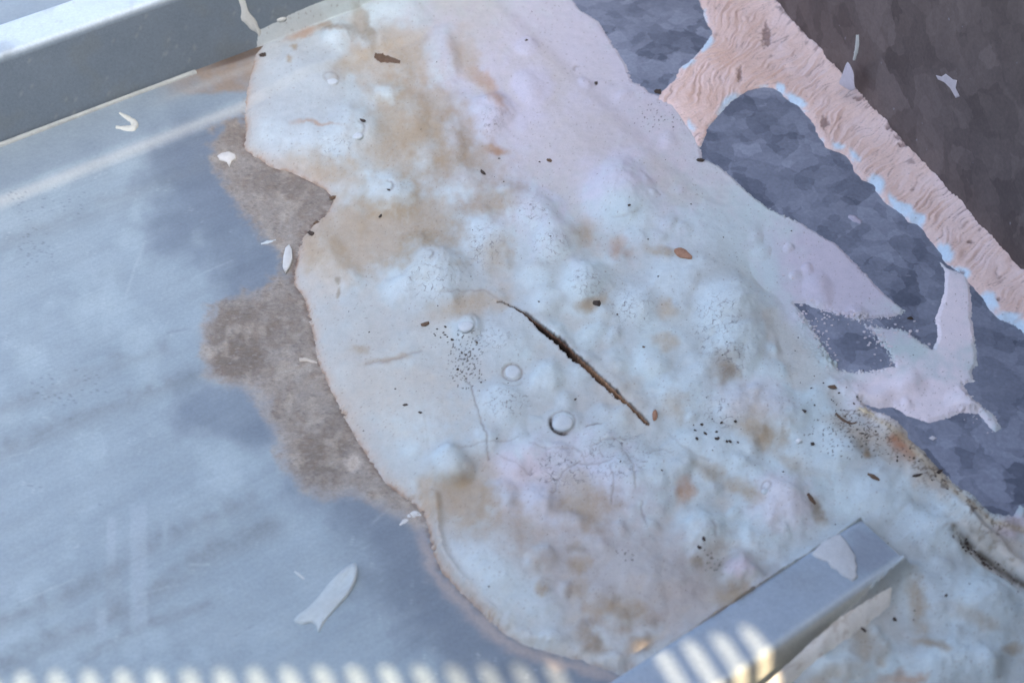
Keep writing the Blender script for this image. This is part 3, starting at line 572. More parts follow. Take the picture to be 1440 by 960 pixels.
# ------------------------------------------------------------------ white sealant patch
def sealant():
    st = .00072
    X0, X1 = P_PATCH[:, 0].min(), min(P_PATCH[:, 0].max(), .47); Y0, Y1 = max(P_PATCH[:, 1].min(), -.33), P_PATCH[:, 1].max()
    xs = np.arange(X0-.004, X1, st); ys = np.arange(Y0-.002, min(Y1, .50), st)
    X, Y = np.meshgrid(xs, ys); x = X.ravel(); y = Y.ravel()
    # a coarse pass first, so that the fine grid is only worked out where the sealant is
    k = 8; Xc, Yc = np.meshgrid(xs[::k]+st*k/2, ys[::k]+st*k/2)
    mc = (sdpoly(Xc, Yc, P_PATCH) > -.012) & (sdpoly(Xc, Yc, HOLE) < .010)
    m = np.repeat(np.repeat(mc, k, 0), k, 1)[:len(ys), :len(xs)].ravel()
    im = np.nonzero(m)[0]; keep = (sdpoly(x[im], y[im], P_PATCH) > -.005) & (sdpoly(x[im], y[im], HOLE) < .003)
    m[im[~keep]] = False
    V = np.zeros((len(x), 3)); V[:, 0] = x; V[:, 1] = y
    xi, yi = x[m], y[m]
    f = patch_fields(xi, yi); z = f['z']
    # inside the opening for the rib the skin dives below the rib's faces
    z = np.where(f['hs'] > -.0004, np.minimum(z, z-(f['hs']+.0004)*6), z)
    # colour, read where each point is really seen
    px, py = proj(xi, yi, z)
    n1 = fbm(px/60, py/60, 101); n2 = fbm(px/20, py/20, 103); n3 = fbm(px/6, py/6, 105, 3); nb = fbm(px/150, py/150, 107)
    wx = px+10*n1+5*n2+.8*n3; wy = py+10*fbm(px/60, py/60, 109)+5*fbm(px/20, py/20, 111)-.8*n3
    col = np.tile(A(184, 202, 212), (len(xi), 1))
    col = mix(col, A(181, 197, 210), sstep(-.2, .6, nb+.4*n1)*.7)
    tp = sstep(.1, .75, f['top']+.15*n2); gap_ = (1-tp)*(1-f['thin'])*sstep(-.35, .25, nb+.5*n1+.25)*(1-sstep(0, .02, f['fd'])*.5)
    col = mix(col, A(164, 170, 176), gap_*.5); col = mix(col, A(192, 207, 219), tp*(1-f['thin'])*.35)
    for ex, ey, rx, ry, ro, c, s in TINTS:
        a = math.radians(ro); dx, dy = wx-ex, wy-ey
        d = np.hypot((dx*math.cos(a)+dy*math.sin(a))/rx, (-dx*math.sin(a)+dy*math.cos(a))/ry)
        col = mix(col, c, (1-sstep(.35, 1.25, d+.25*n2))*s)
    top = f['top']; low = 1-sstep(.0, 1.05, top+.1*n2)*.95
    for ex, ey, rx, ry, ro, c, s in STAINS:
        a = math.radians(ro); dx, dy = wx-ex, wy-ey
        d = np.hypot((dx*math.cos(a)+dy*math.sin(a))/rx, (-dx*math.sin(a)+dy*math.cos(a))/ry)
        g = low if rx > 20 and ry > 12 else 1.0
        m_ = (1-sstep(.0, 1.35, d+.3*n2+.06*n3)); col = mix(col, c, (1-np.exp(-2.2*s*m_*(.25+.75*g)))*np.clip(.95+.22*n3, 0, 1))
    # dirt film in the hollows, with their shading painted in
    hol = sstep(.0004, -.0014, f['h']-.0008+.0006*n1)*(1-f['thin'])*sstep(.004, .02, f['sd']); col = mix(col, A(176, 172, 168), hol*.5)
    # edge: orange-buff rim on the left, dirt in the very edge
    left = 1-sstep(560, 700, px-.25*py+120*(py > 640)); left = np.maximum(left, sstep(560, 640, px)*sstep(690, 740, py)*(1-sstep(900, 960, px))*.5)
    left = left*(1-sstep(.03, .05, f['fd']))*sstep(58, 90, py)
    col = mix(col, A(178, 158, 142), np.exp(-np.clip(f['sd'], 0, 1)/.0055)*left*.9*np.clip(.85+.6*n2, 0, 1))
    col = mix(col, A(120, 96, 80), np.exp(-(np.clip(f['sd'], 0, 1)/.0012)**2)*left*np.clip(.35+1.1*n2, 0, 1)*.8)
    # right-hand edge near the flashing: yellowish lip, peppered cracks
    lip = np.exp(-(segdist(px, py, [(1208, 576), (1250, 598), (1280, 625), (1303, 650), (1330, 678), (1356, 700), (1395, 732), (1440, 745)])/5)**2); col = mix(col, A(188, 180, 162), lip*.7); col = mix(col, A(132, 108, 78), lip*sstep(.1, .6, n2+.5*n3)*.6)
    crk = sstep(.45, .75, 1-np.abs(fbm(px/13, py/9, 115, 3))*3.2)*np.exp(-(segdist(px, py, [(1195, 590), (1260, 620), (1320, 670), (1400, 740)])/22)**2)*(fbm(px/16, py/16, 116, 2) > .02); col = mix(col, A(96, 84, 74), crk*.75)
    gap = np.exp(-(segdist(px+5*n2, py+5*n2, [(1342, 748), (1362, 766), (1385, 785), (1412, 806), (1450, 828)])/6)**2)*sstep(-.9, -.1, n2+.3*n3); col = mix(col, A(66, 57, 45), gap*.92)
    col = mix(col, A(120, 112, 98), np.exp(-(segdist(px+5*n2, py, [(1340, 735), (1380, 762), (1420, 790)])/13)**2)*sstep(-.1, .5, fbm(px/14, py/14, 117, 3))*.6)
    # crack
    inside = 1-sstep(f['cw']*.7, f['cw']*1.25, f['cd']); col = mix(col, A(44, 34, 29), inside*.95)
    br = np.exp(-(f['cd']/(f['cw']*1.6))**2)*sstep(.0, .1, f['cs'])*np.clip(.45+n3, 0, 1); col = mix(col, A(140, 104, 84), br*.5)
    col = mix(col, A(120, 112, 112), f['dark']*.85); col = mix(col, A(50, 46, 46), np.clip(f['dark']-.55, 0, 1)*2)
    # flecks trapped in the surface
    fl_ = fbm(px/3.4, py/3.4, 119, 2); area = sstep(-.1, .6, fbm(px/90, py/90, 121, 3)); col = mix(col, A(120, 112, 108), (fl_ > .78-.08*area)*.55)
    for ex, ey, rx, ry, k in ((655, 505, 22, 40, .3), (1200, 610, 60, 30, .42), (925, 165, 30, 20, .5), (1000, 790, 20, 16, .5), (880, 780, 16, 8, .4)):
        e = np.exp(-((px-ex)/rx)**2-((py-ey)/ry)**2); col = mix(col, A(66, 60, 56), ((fl_ > k+.28*(1-e)) & (e > .25))*.85)
    craze = np.zeros(len(xi))
    for ex, ey, rx, ry in CRAZE:
        craze = np.maximum(craze, 1-sstep(.5, 1.1, np.hypot((px-ex)/rx, (py-ey)/ry)+.25*n2))
    V[m, 2] = z
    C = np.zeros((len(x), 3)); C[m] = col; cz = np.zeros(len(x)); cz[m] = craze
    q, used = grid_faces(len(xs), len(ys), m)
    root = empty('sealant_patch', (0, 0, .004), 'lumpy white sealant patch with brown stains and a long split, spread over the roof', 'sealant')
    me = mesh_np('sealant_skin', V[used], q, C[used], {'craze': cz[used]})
    link('sealant_skin', me, M_SEAL, root)
    return root
SEAL = sealant()

def colour_attr(me, col):
    n = len(me.vertices); col = np.broadcast_to(np.asarray(col, float), (n, 3))
    a = me.attributes.new('col', 'FLOAT_COLOR', 'POINT'); a.data.foreach_set('color', np.concatenate([col, np.ones((n, 1))], 1).astype(np.float32).ravel())

# the split: a ragged brown lining standing in the groove
def split_lining():
    pts = np.array(CRACK[1:], float); t = np.linspace(0, 1, 150)
    seg = np.r_[0, np.cumsum(np.hypot(*np.diff(pts, axis=0).T))]; seg /= seg[-1]
    cx = np.interp(t, seg, pts[:, 0]); cy = np.interp(t, seg, pts[:, 1])
    tx, ty = np.gradient(cx), np.gradient(cy); l = np.hypot(tx, ty); nx, ny = ty/l, -tx/l      # towards the upper right
    w_ = (1+.3*fbm(t*38, t*0, 55, 3))*(.7+3.5*sstep(0, .42, t)*(1-.66*sstep(.45, 1, t)))
    V = []; C = []
    sh = sstep(.38, .62, t)
    for k, (off, dz) in enumerate(((1.12, -.0003), (.78, -.0016), (.42, -.0034), (-.1, -.0052), (-.8, -.0050))):
        jx = off*w_+.7*fbm(t*40+k*3, t*0, 311, 3)*(.4+.6*(k in (1, 2)))
        P = surf_point(cx+nx*10, cy+ny*10, 3); zz = P[:, 2]+dz+(.0022*sh if k > 1 else 0)
        x, y = ray(cx+nx*jx, cy+ny*jx, P[:, 2]-.0005)
        V.append(np.stack([x, y, zz+.0003*rng.standard_normal(150)], 1))
        c = [A(120, 94, 82), A(52, 40, 34), A(26, 21, 18), A(18, 15, 13), A(18, 15, 13)][k]
        c2 = [A(150, 126, 108), A(126, 100, 82), A(104, 82, 66), A(70, 54, 44), A(40, 32, 28)][k]
        c = c*(1-sh[:, None])+c2*sh[:, None]
        C.append(c*(1+.22*rng.standard_normal((150, 1)).clip(-1.5, 1.5)))
    V = np.concatenate(V); C = np.concatenate(C); q, _ = grid_faces(150, 5)
    link('split', mesh_np('split', V, q, C), M_CRACK, SEAL, False)
split_lining()

# coated screw heads standing out of the skin
def cap(cx, cy, rx, h, parent, tint=(186, 198, 210)):
    P = surf_point(cx, cy)[0]; R = rx/F*np.linalg.norm(P-CAM)
    V = []; n = 28
    for k, (q, zz) in enumerate(((1.0, -.0006), (.97, .35), (.86, .75), (.6, .95), (.3, 1.0))):
        for i in range(n):
            a = 2*math.pi*i/n; rr = R*q*(1+.06*math.sin(2*a+cx)+.04*math.sin(3*a+cy)+.02*math.sin(7*a))
            V.append((P[0]+rr*math.cos(a), P[1]+rr*math.sin(a), P[2]+(zz*h if k else zz)))
    V.append((P[0], P[1], P[2]+h))
    fs = [(k*n+i, k*n+(i+1) % n, (k+1)*n+(i+1) % n, (k+1)*n+i) for k in range(4) for i in range(n)]+[(4*n+i, 4*n+(i+1) % n, 5*n) for i in range(n)]
    me = pym('screw_cap', V, fs); colour_attr(me, A(*tint))
    me.attributes.new('craze', 'FLOAT', 'POINT')
    link('screw_cap', me, M_SEAL, parent)
for c in ((721, 523, 11.5, .0011), (792, 595, 14.5, .0014), (655, 459, 11, .0014), (467, 115, 8, .001), (503, 191, 7.5, .0012), (1076, 691, 5, .0012)): cap(*c, SEAL)

# ------------------------------------------------------------------ pink sealant bead along the upstand
PINK = [(990, -60), (987, 0), (994, 27), (1005, 43), (993, 62), (971, 86), (957, 96), (950, 112), (934, 126), (922, 138), (930, 147), (944, 150), (958, 166), (970, 184), (980, 206), (985, 203), (997, 180), (1012, 160), (1027, 143), (1040, 132), (1053, 126), (1073, 121), (1088, 122), (1100, 128), (1113, 140), (1127, 150), (1140, 163), (1150, 180), (1157, 197), (1166, 206),
 (1177, 210), (1190, 216), (1200, 226), (1206, 240), (1214, 251), (1232, 257), (1237, 268), (1246, 280), (1260, 291), (1272, 298), (1280, 308), (1293, 312), (1304, 321), (1323, 347), (1337, 369), (1350, 378), (1361, 388), (1375, 402), (1390, 417), (1398, 434), (1410, 444), (1433, 453), (1445, 464), (1520, 560), (1640, 600), (1640, 480), (1440, 330), (1087, -60)]
P_PINK = plane_poly(PINK, Z_FL+.001)
FILM = [(1233, 255, 16, 22), (1205, 212, 12, 16), (1180, 200, 12, 14), (1270, 292, 20, 16), (1256, 275, 8, 16), (1290, 308, 14, 16), (1120, 142, 16, 18), (1098, 122, 8, 14), (992, 145, 8, 18), (975, 170, 9, 22), (1028, 150, 22, 26), (1330, 355, 16, 18), (1350, 385, 18, 12), (1390, 425, 16, 18), (1415, 448, 22, 12), (968, 90, 22, 10), (995, 62, 14, 16), (1440, 462, 30, 16)]
def bead():
    st = .0007
    ss = np.arange(-.12, .62, st); qs = np.arange(-.003, .16, st)
    S, Q = np.meshgrid(ss, qs); s = S.ravel(); q = Q.ravel()
    x = WL[0][0]+wd[0]*s-wn[0]*q; y = WL[0][1]+wd[1]*s-wn[1]*q
    sd0 = sdpoly(x, y, P_PINK); m = sd0 > -.0045
    x, y, s, q, sd = x[m], y[m], s[m], q[m], sd0[m]
    sd = sd+.0011*fbm(s*160, q*160, 131, 3)+.0016*fbm(s*60, q*30, 133, 2)
    px, py = proj(x, y, Z_FL+.004)
    # brush strokes: arcs across the bead, fanning out at the upper left
    qq = np.minimum(q, .05); bend = s-8.5*qq*qq-.85*np.maximum(q-.05, 0)+.011*fbm(s*28, q*24, 135, 3)+.03*fbm(s*9, q*9, 136, 2)*sstep(.03, .08, q)
    b1 = perlin(bend*165, q*15+s*6, 137); b2 = perlin(bend*390+3, q*24, 138); st2 = fbm(bend*520, q*30, 139, 2)
    r1 = np.sqrt(b1*b1+.004); r2 = np.sqrt(b2*b2+.004); st1 = r1*1.15+r2*.45-.6
    arcs = np.sin(bend*2*math.pi/.019+2.2*fbm(s*25, q*25, 141, 2))
    top = .012*np.exp(-np.clip(q, 0, 1)/.013)*(1+.22*fbm(s*45, q*0, 143, 3)) + .0035*np.exp(-np.clip(q, 0, 1)/.045)
    z = Z_FL + top + .0022*(1-np.exp(-np.clip(sd, 0, 1)/.003)) + np.where(sd < 0, sd*.9, 0)
    ins = sstep(0, .006, sd)
    z = z + ins*(.0019*st1+.0003*st2+.00016*arcs*sstep(.0, .02, q))
    px, py = proj(x, y, z)
    n1 = fbm(px/40, py/40, 145); n2 = fbm(px/14, py/14, 147); n3 = fbm(px/5, py/5, 149, 2)
    col = np.tile(A(214, 192, 190), (len(x), 1)); col = mix(col, A(216, 199, 204), sstep(-.1, .6, n1)*.6); col = mix(col, A(206, 180, 174), sstep(.0, .5, -n1)*.5)
    col = mix(col, A(140, 116, 112), sstep(.3, .72, -st1)*.4+sstep(.4, .8, -st2)*.12); fine = (1-sstep(.02, .075, np.abs(b1)))*sstep(-.1, .4, n1+n2)+.6*(1-sstep(.02, .07, np.abs(b2)))*sstep(.1, .5, n2-n1); col = mix(col, A(112, 90, 88), fine*.5)  # valleys between the brush ridges carry painted shade for relief
    for ex, ey, rx, ry in FILM:
        e = 1-sstep(.5, 1.1, np.hypot((px-ex)/rx, (py-ey)/ry)+.3*n2); col = mix(col, A(190, 214, 238), e*.95*(1-sstep(.002, .0075, sd)))
    col = mix(col, A(196, 208, 226), (1-sstep(.0002, .0014, sd))*sstep(.0, .5, n1+n2)*.7)
    for ex, ey, rx, ry in ((1253, 177, 8, 8), (1270, 191, 12, 8), (1270, 203, 9, 4), (1352, 383, 5, 5), (1242, 80, 3, 3), (1180, 92, 6, 4), (1130, 40, 7, 6), (1165, 58, 5, 4), (1160, 172, 8, 10), (1210, 138, 10, 4), (1040, 105, 4, 12), (1352, 392, 7, 5), (1078, 50, 7, 20), (1405, 420, 3, 3), (1365, 340, 6, 3)):
        e = 1-sstep(.5, 1.1, np.hypot((px-ex)/rx, (py-ey)/ry)+.5*n3); col = mix(col, A(120, 100, 100), e*.75); z = z-e*.0012
    col = mix(col, A(70, 58, 60), (fbm(px/3.2, py/3.2, 151, 2) > .86)*.5)
    ed = np.exp(-(segdist(px, py, [(1092, 4), (1127, 38), (1160, 64), (1183, 92), (1213, 124)])/6)**2)*sstep(-.1, .5, n2+n3*.5); col = mix(col, A(104, 90, 92), ed*.8)
    V = np.zeros((len(S.ravel()), 3)); V[m] = np.stack([x, y, z], 1); C = np.zeros_like(V); C[m] = col
    f, used = grid_faces(len(ss), len(qs), m)
    f = f[:, ::-1]
    o = link('sealant_bead', mesh_np('sealant_bead', V[used], f, C[used]), M_PINK)
    tag(o, 'pink brushed sealant bead running along the foot of the dark metal upstand', 'sealant')
    return o
bead()

# ------------------------------------------------------------------ loose flakes, splashes and debris
def chaikin(p, it=1):
    p = np.array(p, float)
    for _ in range(it):
        q = np.roll(p, -1, 0); p = np.stack([p*.78+q*.22, p*.22+q*.78], 1).reshape(-1, 2)
    return p
def wall_point(px, py, off):
    px = np.asarray(px, float); py = np.asarray(py, float)
    x = (px-720)/F; yy = -(py-480)/F; D = np.stack([x, yy*SN+CS, yy*CS-SN], 1)
    n3 = np.array([wn[0], wn[1], 0]); p0 = np.array([WL[0][0], WL[0][1], 0])-n3*off
    t = ((p0-CAM)@n3)/(D@n3); return CAM+D*t[:, None]
def flake(name, label, cat, poly, thick, rgb, curl=0.0, group=None, wall=False, inner=.86, zfix=None, zoff=0.0, it=1, parent=None, mat=None):
    p = chaikin(poly, it); c = p.mean(0); n = len(p)
    rings = []
    def lift(pp, off):
        if wall: return wall_point(pp[:, 0], pp[:, 1], off+zoff)
        if zfix is not None: P = np.stack([*ray(pp[:, 0], pp[:, 1], zfix), np.full(len(pp), zfix)], 1)
        else: P = surf_point(pp[:, 0], pp[:, 1], 3)
        P[:, 2] += off+zoff
        return P
    base = lift(p, -.0008)
    r0 = lift(p, thick*.75); r1 = lift(c+(p-c)*inner, thick); r2 = lift(np.array([c]), thick)
    if curl:
        e = (p-c); d = np.hypot(e[:, 0], e[:, 1]); d /= d.max(); a = np.arctan2(e[:, 1], e[:, 0]); r0[:, 2] += curl*np.clip(np.cos(a+.6), 0, 1)*d**2; r1[:, 2] += curl*.35*np.clip(np.cos(a+.6), 0, 1)*inner
    V = np.concatenate([base, r0, r1, r2]); fs = []
    for k in range(2): fs += [(k*n+i, k*n+(i+1) % n, (k+1)*n+(i+1) % n, (k+1)*n+i) for i in range(n)]
    fs += [(2*n+i, 2*n+(i+1) % n, 3*n) for i in range(n)]
    me = pym(name, V, fs)
    bm = bmesh.new(); bm.from_mesh(me); bmesh.ops.recalc_face_normals(bm, faces=bm.faces); bm.to_mesh(me); bm.free()
    colour_attr(me, A(*rgb)*np.array([.80, .85, .90])*(1+.05*rng.standard_normal((len(V), 1)).clip(-1, 1)))
    me.attributes.new('craze', 'FLOAT', 'POINT')
    o = link(name, me, mat or M_CHIP, parent)
    if not parent: tag(o, label, cat, group)
    return o
def drip(name, label, cat, path, radii, rgb, group=None, wall=False, mat=None, zoff=0.0, flat=.45):
    p = np.array(path, float); rd = np.array(radii, float); t = np.linspace(0, len(p)-1, (len(p)-1)*4+1)
    cx = np.interp(t, range(len(p)), p[:, 0]); cy = np.interp(t, range(len(p)), p[:, 1]); rr = np.interp(t, range(len(p)), rd)*(1+.12*rng.standard_normal(len(t)).clip(-1, 1))
    for _ in range(2):
        cx[1:-1] = .25*cx[:-2]+.5*cx[1:-1]+.25*cx[2:]; cy[1:-1] = .25*cy[:-2]+.5*cy[1:-1]+.25*cy[2:]
    tx, ty = np.gradient(cx), np.gradient(cy); l = np.hypot(tx, ty)+1e-9; nx, ny = -ty/l, tx/l
    V = []; offs = ((-1, -.3), (-.8, .6), (0, 1.0), (.8, .6), (1, -.3)); fs = []
    for o_, h in offs:
        a, b = cx+nx*rr*o_, cy+ny*rr*o_
        P = wall_point(a, b, 0) if wall else surf_point(a, b, 3)
        hh = rr/F*1.1*flat*h*1.6+zoff
        if wall: P = P-np.outer(hh, np.array([wn[0], wn[1], 0]))
        else: P[:, 2] += hh
        V.append(P)
    V = np.concatenate(V); q, _ = grid_faces(len(t), 5)
    me = mesh_np(name, V, q, np.tile(A(*rgb)*np.array([.80, .85, .90]), (len(V), 1))); me.attributes.new('craze', 'FLOAT', 'POINT')
    bm = bmesh.new(); bm.from_mesh(me); bmesh.ops.recalc_face_normals(bm, faces=bm.faces); bm.to_mesh(me); bm.free()
    o = link(name, me, mat or M_CHIP); tag(o, label, cat, group); return o

GF = 'flakes of dried paint'
flake('paint_flake', 'large pale torn paint flake lying on the blue grey roof pan at the lower left', 'paint flake', [(494, 797), (502, 796), (503, 806), (499, 820), (490, 836), (478, 850), (462, 866), (452, 880), (448, 891), (445, 878), (436, 874), (428, 878), (412, 874), (420, 864), (432, 856), (446, 842), (462, 822), (478, 806)], .0009, (192, 202, 208), .0035, GF)
drip('paint_flake', 'thin pale sliver of paint above the large torn flake', 'paint flake', [(414, 803), (421, 808), (428, 814)], [1.2, 2, 1.4], (204, 212, 216), GF)
drip('paint_drip', 'hook shaped cream paint drip on the roof beside the tall rib', 'paint drip', [(168, 159), (176, 164), (186, 170), (191, 176), (187, 181), (176, 181), (163, 179)], [1.2, 2.6, 4, 5, 4.4, 3.2, 1.8], (214, 214, 206))
flake('paint_flake', 'small white pointed flake on the brown deposit left of the sealant', 'paint flake', [(306, 221), (312, 217), (322, 215), (331, 219), (332, 225), (326, 228), (323, 236), (319, 229), (309, 226)], .0018, (222, 218, 214), 0, GF, it=0)
flake('paint_flake', 'narrow white flake stuck upright at the left edge of the sealant', 'paint flake', [(402, 352), (407, 347), (411, 354), (412, 366), (408, 378), (402, 386), (398, 378), (399, 364)], .0016, (214, 214, 214), 0, GF, zoff=.0015, it=0)
drip('paint_flake', 'tiny white sliver on the slate blue metal left of the upright flake', 'paint flake', [(367, 343), (376, 341), (388, 338)], [1, 2.4, 1], (206, 214, 220), GF)
drip('paint_flake', 'ragged cream thread crossing the brown deposit at the sealant edge', 'paint flake', [(421, 506), (430, 505), (438, 508), (446, 510)], [2.2, 2.6, 2.2, 1.4], (206, 196, 186), GF)
drip('paint_flake', 'whitish brushed scrap under the lower left edge of the sealant', 'paint flake', [(562, 738), (570, 731), (575, 727), (584, 721), (592, 725)], [1.2, 3.6, 5, 4.4, 2], (214, 214, 216), GF, flat=.12)
for P_, lab in (([(333, -6), (343, -6), (346, 10), (352, 20), (360, 28), (364, 40), (368, 44), (365, 54), (361, 46), (352, 42), (346, 34), (338, 28), (340, 14)], 'cream paint run down the side of the tall rib'),
                ([(388, 28), (396, 24), (404, 25), (402, 30), (392, 32)], 'small cream paint spot beside the run on the tall rib')):
    # these lie on the steep side of the tall rib
    def rib_pt(pp, off):
        px, py = pp[:, 0], pp[:, 1]; lo_, hi_ = np.zeros(len(px)), np.full(len(px), HA)
        for _ in range(30):
            z = (lo_+hi_)/2; x, y = ray(px, py, z); u, r = uv(x, y); inside = z < (UA0-u)/(UA0-UA1)*HA
            lo_ = np.where(inside, z, lo_); hi_ = np.where(inside, hi_, z)
        nx_, ny_ = EP; k = off
        return np.stack([x+nx_*k, y+ny_*k, z+k*.27], 1)
    p = chaikin(P_, 1); c = p.mean(0); n = len(p); V = np.concatenate([rib_pt(p, .0001), rib_pt(c+(p-c)*.75, .0011), rib_pt(c+(p-c)*.4, .0014)])
    me = pym('paint_drip', V, [(k*n+i, k*n+(i+1) % n, (k+1)*n+(i+1) % n, (k+1)*n+i) for k in range(2) for i in range(n)]+[tuple(range(2*n, 3*n))])
    bm = bmesh.new(); bm.from_mesh(me); bmesh.ops.recalc_face_normals(bm, faces=bm.faces); bm.to_mesh(me); bm.free()
    colour_attr(me, A(182, 188, 192)); tag(link('paint_drip', me, M_CHIP), lab, 'paint drip')
flake('paint_splash', 'white splash of sealant lapping over the top of the low rib', 'paint splash', [(1141, 779), (1146, 774), (1152, 767), (1160, 761), (1166, 758), (1174, 753), (1181, 752), (1186, 758), (1192, 765), (1196, 773), (1203, 782), (1202, 789), (1205, 797), (1203, 804), (1206, 811), (1199, 817), (1191, 812), (1184, 809), (1177, 801), (1169, 798), (1164, 790), (1157, 788), (1150, 785)], .0011, (206, 209, 215), 0, inner=.92, mat=M_SEAL, zfix=HB, it=0)
flake('paint_flake', 'lilac pointed flake leaning on the pink bead below the dark upstand', 'paint flake', [(1191, 86), (1196, 92), (1201, 104), (1201, 116), (1203, 126), (1196, 128), (1186, 122), (1179, 118), (1184, 106)], .0012, (214, 202, 212), 0, GF, wall=True, zoff=.012)
drip('paint_drip', 'thin cream drip hanging on the dark upstand', 'paint drip', [(1206, 49), (1206, 62), (1204, 74), (1201, 85)], [2, 2.6, 2.6, 1.6], (206, 204, 200), wall=True)
flake('paint_splash', 'small white scuff of paint on the dark upstand', 'paint splash', [(1316, 106), (1324, 108), (1330, 104), (1340, 112), (1346, 113), (1344, 124), (1350, 136), (1344, 138), (1336, 124), (1328, 116), (1319, 112)], .0003, (210, 198, 204), 0, wall=True, it=0)
drip('paint_flake', 'small pale oval flake on the spangled flashing', 'paint flake', [(1193, 304), (1202, 308), (1211, 313)], [2.2, 4, 2.4], (176, 172, 192), GF)
flake('leaf_scrap', 'curled orange leaf scrap on the white sealant at upper right of the split', 'leaf', [(946, 352), (956, 349), (964, 353), (970, 360), (974, 365), (964, 364), (954, 362)], .0012, (196, 128, 92), .004, mat=M_LEAF)
flake('leaf_scrap', 'small brown leaf scrap at the lower end of the split', 'leaf', [(917, 580), (922, 578), (925, 584), (923, 591), (918, 592)], .0014, (170, 110, 70), .002, mat=M_LEAF)
drip('plant_scrap', 'dark brown shred lying in the stained hollow at the top of the sealant', 'plant scrap', [(527, 79), (537, 83), (548, 84), (563, 88)], [3, 6, 5, 2.5], (120, 92, 72), mat=M_BARK, flat=.2)
drip('twig', 'short dark twig on the sealant between the rib end and the flashing', 'twig', [(1220, 666), (1229, 671), (1237, 675)], [1.5, 3, 1.2], (90, 76, 62), mat=M_BARK, flat=.6)
drip('twig', 'dark twig in the olive hollow above the low rib', 'twig', [(1136, 694), (1141, 702), (1147, 709)], [2, 3, 1.5], (90, 80, 66), mat=M_BARK, flat=.5)
drip('fibre', 'pale fibre peeling off the sealant edge by the flashing', 'fibre', [(1208, 574), (1217, 579), (1229, 585)], [1.5, 2.2, 1.2], (220, 206, 180))
drip('twig', 'thin brown root thread in the peppered sealant by the flashing', 'twig', [(1175, 581), (1184, 590), (1196, 596), (1204, 594)], [1.5, 2, 1.6, 1], (104, 84, 66), mat=M_BARK, flat=.4)
flake('paint_flake', 'bright white crumb on the sealant between two dark pebbles', 'paint flake', [(1118, 621), (1123, 618), (1128, 622), (1121, 625)], .002, (235, 238, 240), 0, GF, it=0)
flake('paint_flake', 'pale flake lying on the flashing next to the smeared sealant drip', 'paint flake', [(1306, 616), (1311, 613), (1317, 616), (1312, 619)], .0006, (206, 204, 214), 0, GF, it=0)

ICO = None
def grain(px, py, rpx, parent=None, seed=0, el=1.0, ang=0.0, name='grit_crumb', label=None, mat=None, group=None, tall=.6):
    P = surf_point(px, py)[0]; R = .78*rpx/F*np.linalg.norm(P-CAM)
    bm = bmesh.new(); bmesh.ops.create_icosphere(bm, subdivisions=1, radius=1)
    g = np.random.default_rng(seed+int(px*13+py*7)); ca, sa = math.cos(ang), math.sin(ang)
    for v in bm.verts:
        k = 1+.28*g.standard_normal(); a, b = v.co.x*R*k*el, v.co.y*R*k
        v.co = Vector((P[0]+a*ca-b*sa, P[1]+a*sa+b*ca, P[2]+R*.15+v.co.z*R*k*tall))
    me = bpy.data.meshes.new(name); bm.to_mesh(me); bm.free()
    o = link(name, me, mat or M_DIRT, parent, False)
    if not parent: tag(o, label, 'dirt crumb', group)
    return o
for px, py, r, el, an, lab in ((840, 428, 7, 1.2, .2, 'dark crumb on the tan stain at the upper right of the split'), (1131, 578, 4, 1, 0, 'round dark crumb on the sealant left of the smeared drip'), (1143, 625, 4, 1, 0, 'round dark crumb right of the bright white crumb'),
    (1170, 545, 5, 1.5, .4, 'brown dark clump under the smeared opening in the sealant'), (1258, 871, 4, 1.1, 1.2, 'black crumb on the sealant right of the low rib'), (1213, 884, 4, 2.2, .7, 'long black crumb under the white flank of the low rib'), (468, 279, 7, 1.2, -.5, 'dark brown clod lodged in the notch of the sealant edge'),
    (444, 314, 6, 1.1, 0, 'rust brown clod below the notch of the sealant edge'), (438, 329, 5, 1.5, .6, 'black clod at the sealant edge above the upright flake'), (570, 569, 3, 2.2, 0, 'small black crumb near the left edge of the sealant'), (1280, 448, 4, 1.8, -.2, 'dark olive seed at the tip of the sealant on the flashing'),
    (984, 766, 3.5, 1.3, .5, 'black crumb in the pitted knob above the low rib'), (990, 757, 4, 1.8, 1.2, 'dark scrap stuck to the pitted knob above the low rib'), (740, 57, 3, 1.3, 0, 'dark speck crumb high on the lilac sealant'), (838, 118, 4, 1, .3, 'dark crumb on the lilac sealant near the flashing'), (772, 226, 4.5, 1.4, .4, 'brown and grey crumb in the middle of the lilac sealant'),
    (510, 170, 4, 2, .4, 'dark crumb above the ringed screw cap near the top left'), (679, 243, 3, 2.6, .9, 'thin dark crumb on the tan stain near the top'), (535, 303, 3, 2, -1.2, 'dark crumb in the wide tan stain'), (369, 78, 6, 1.2, .5, 'dark clod where the sealant meets the tall rib'), (809, 561, 2.6, 1.4, -.5, 'tiny black crumb above the larger ringed screw cap'),
    (925, 130, 6, 1.2, .5, 'mossy clod where the pink bead meets the white sealant'), (984, 226, 6, 1.2, .2, 'mossy clod in the corner of the flashing by the white sealant'), (591, 580, 3.2, 1.3, .3, 'grey crumb beside the faint pressed line in the sealant'), (598, 456, 6, 1.3, -.7, 'brown wedge of dirt under a lifted lip of sealant'), (905, 488, 3, 1, 0, 'brown crumb right of the split'),
    (1074, 690, 2.5, 1.6, .6, 'dark sliver on the small pinkish screw cap'), (1362, 383, 4, 1, 0, 'dark pebble on the lower edge of the pink bead'), (400, 362, 2.0, 1.4, .2, 'small dark crumb at the base of the upright flake'), (1320, 664, 3.5, 2.6, -.5, 'dark mossy streak on the cream sealant lip'), (1290, 668, 3, 3.2, -.3, 'long dark crumb on the cream sealant lip')):
    mt = M_BARK if 'brown' in lab else M_DIRT
    grain(px, py, r, el=el, ang=-an, label=lab, mat=mt)

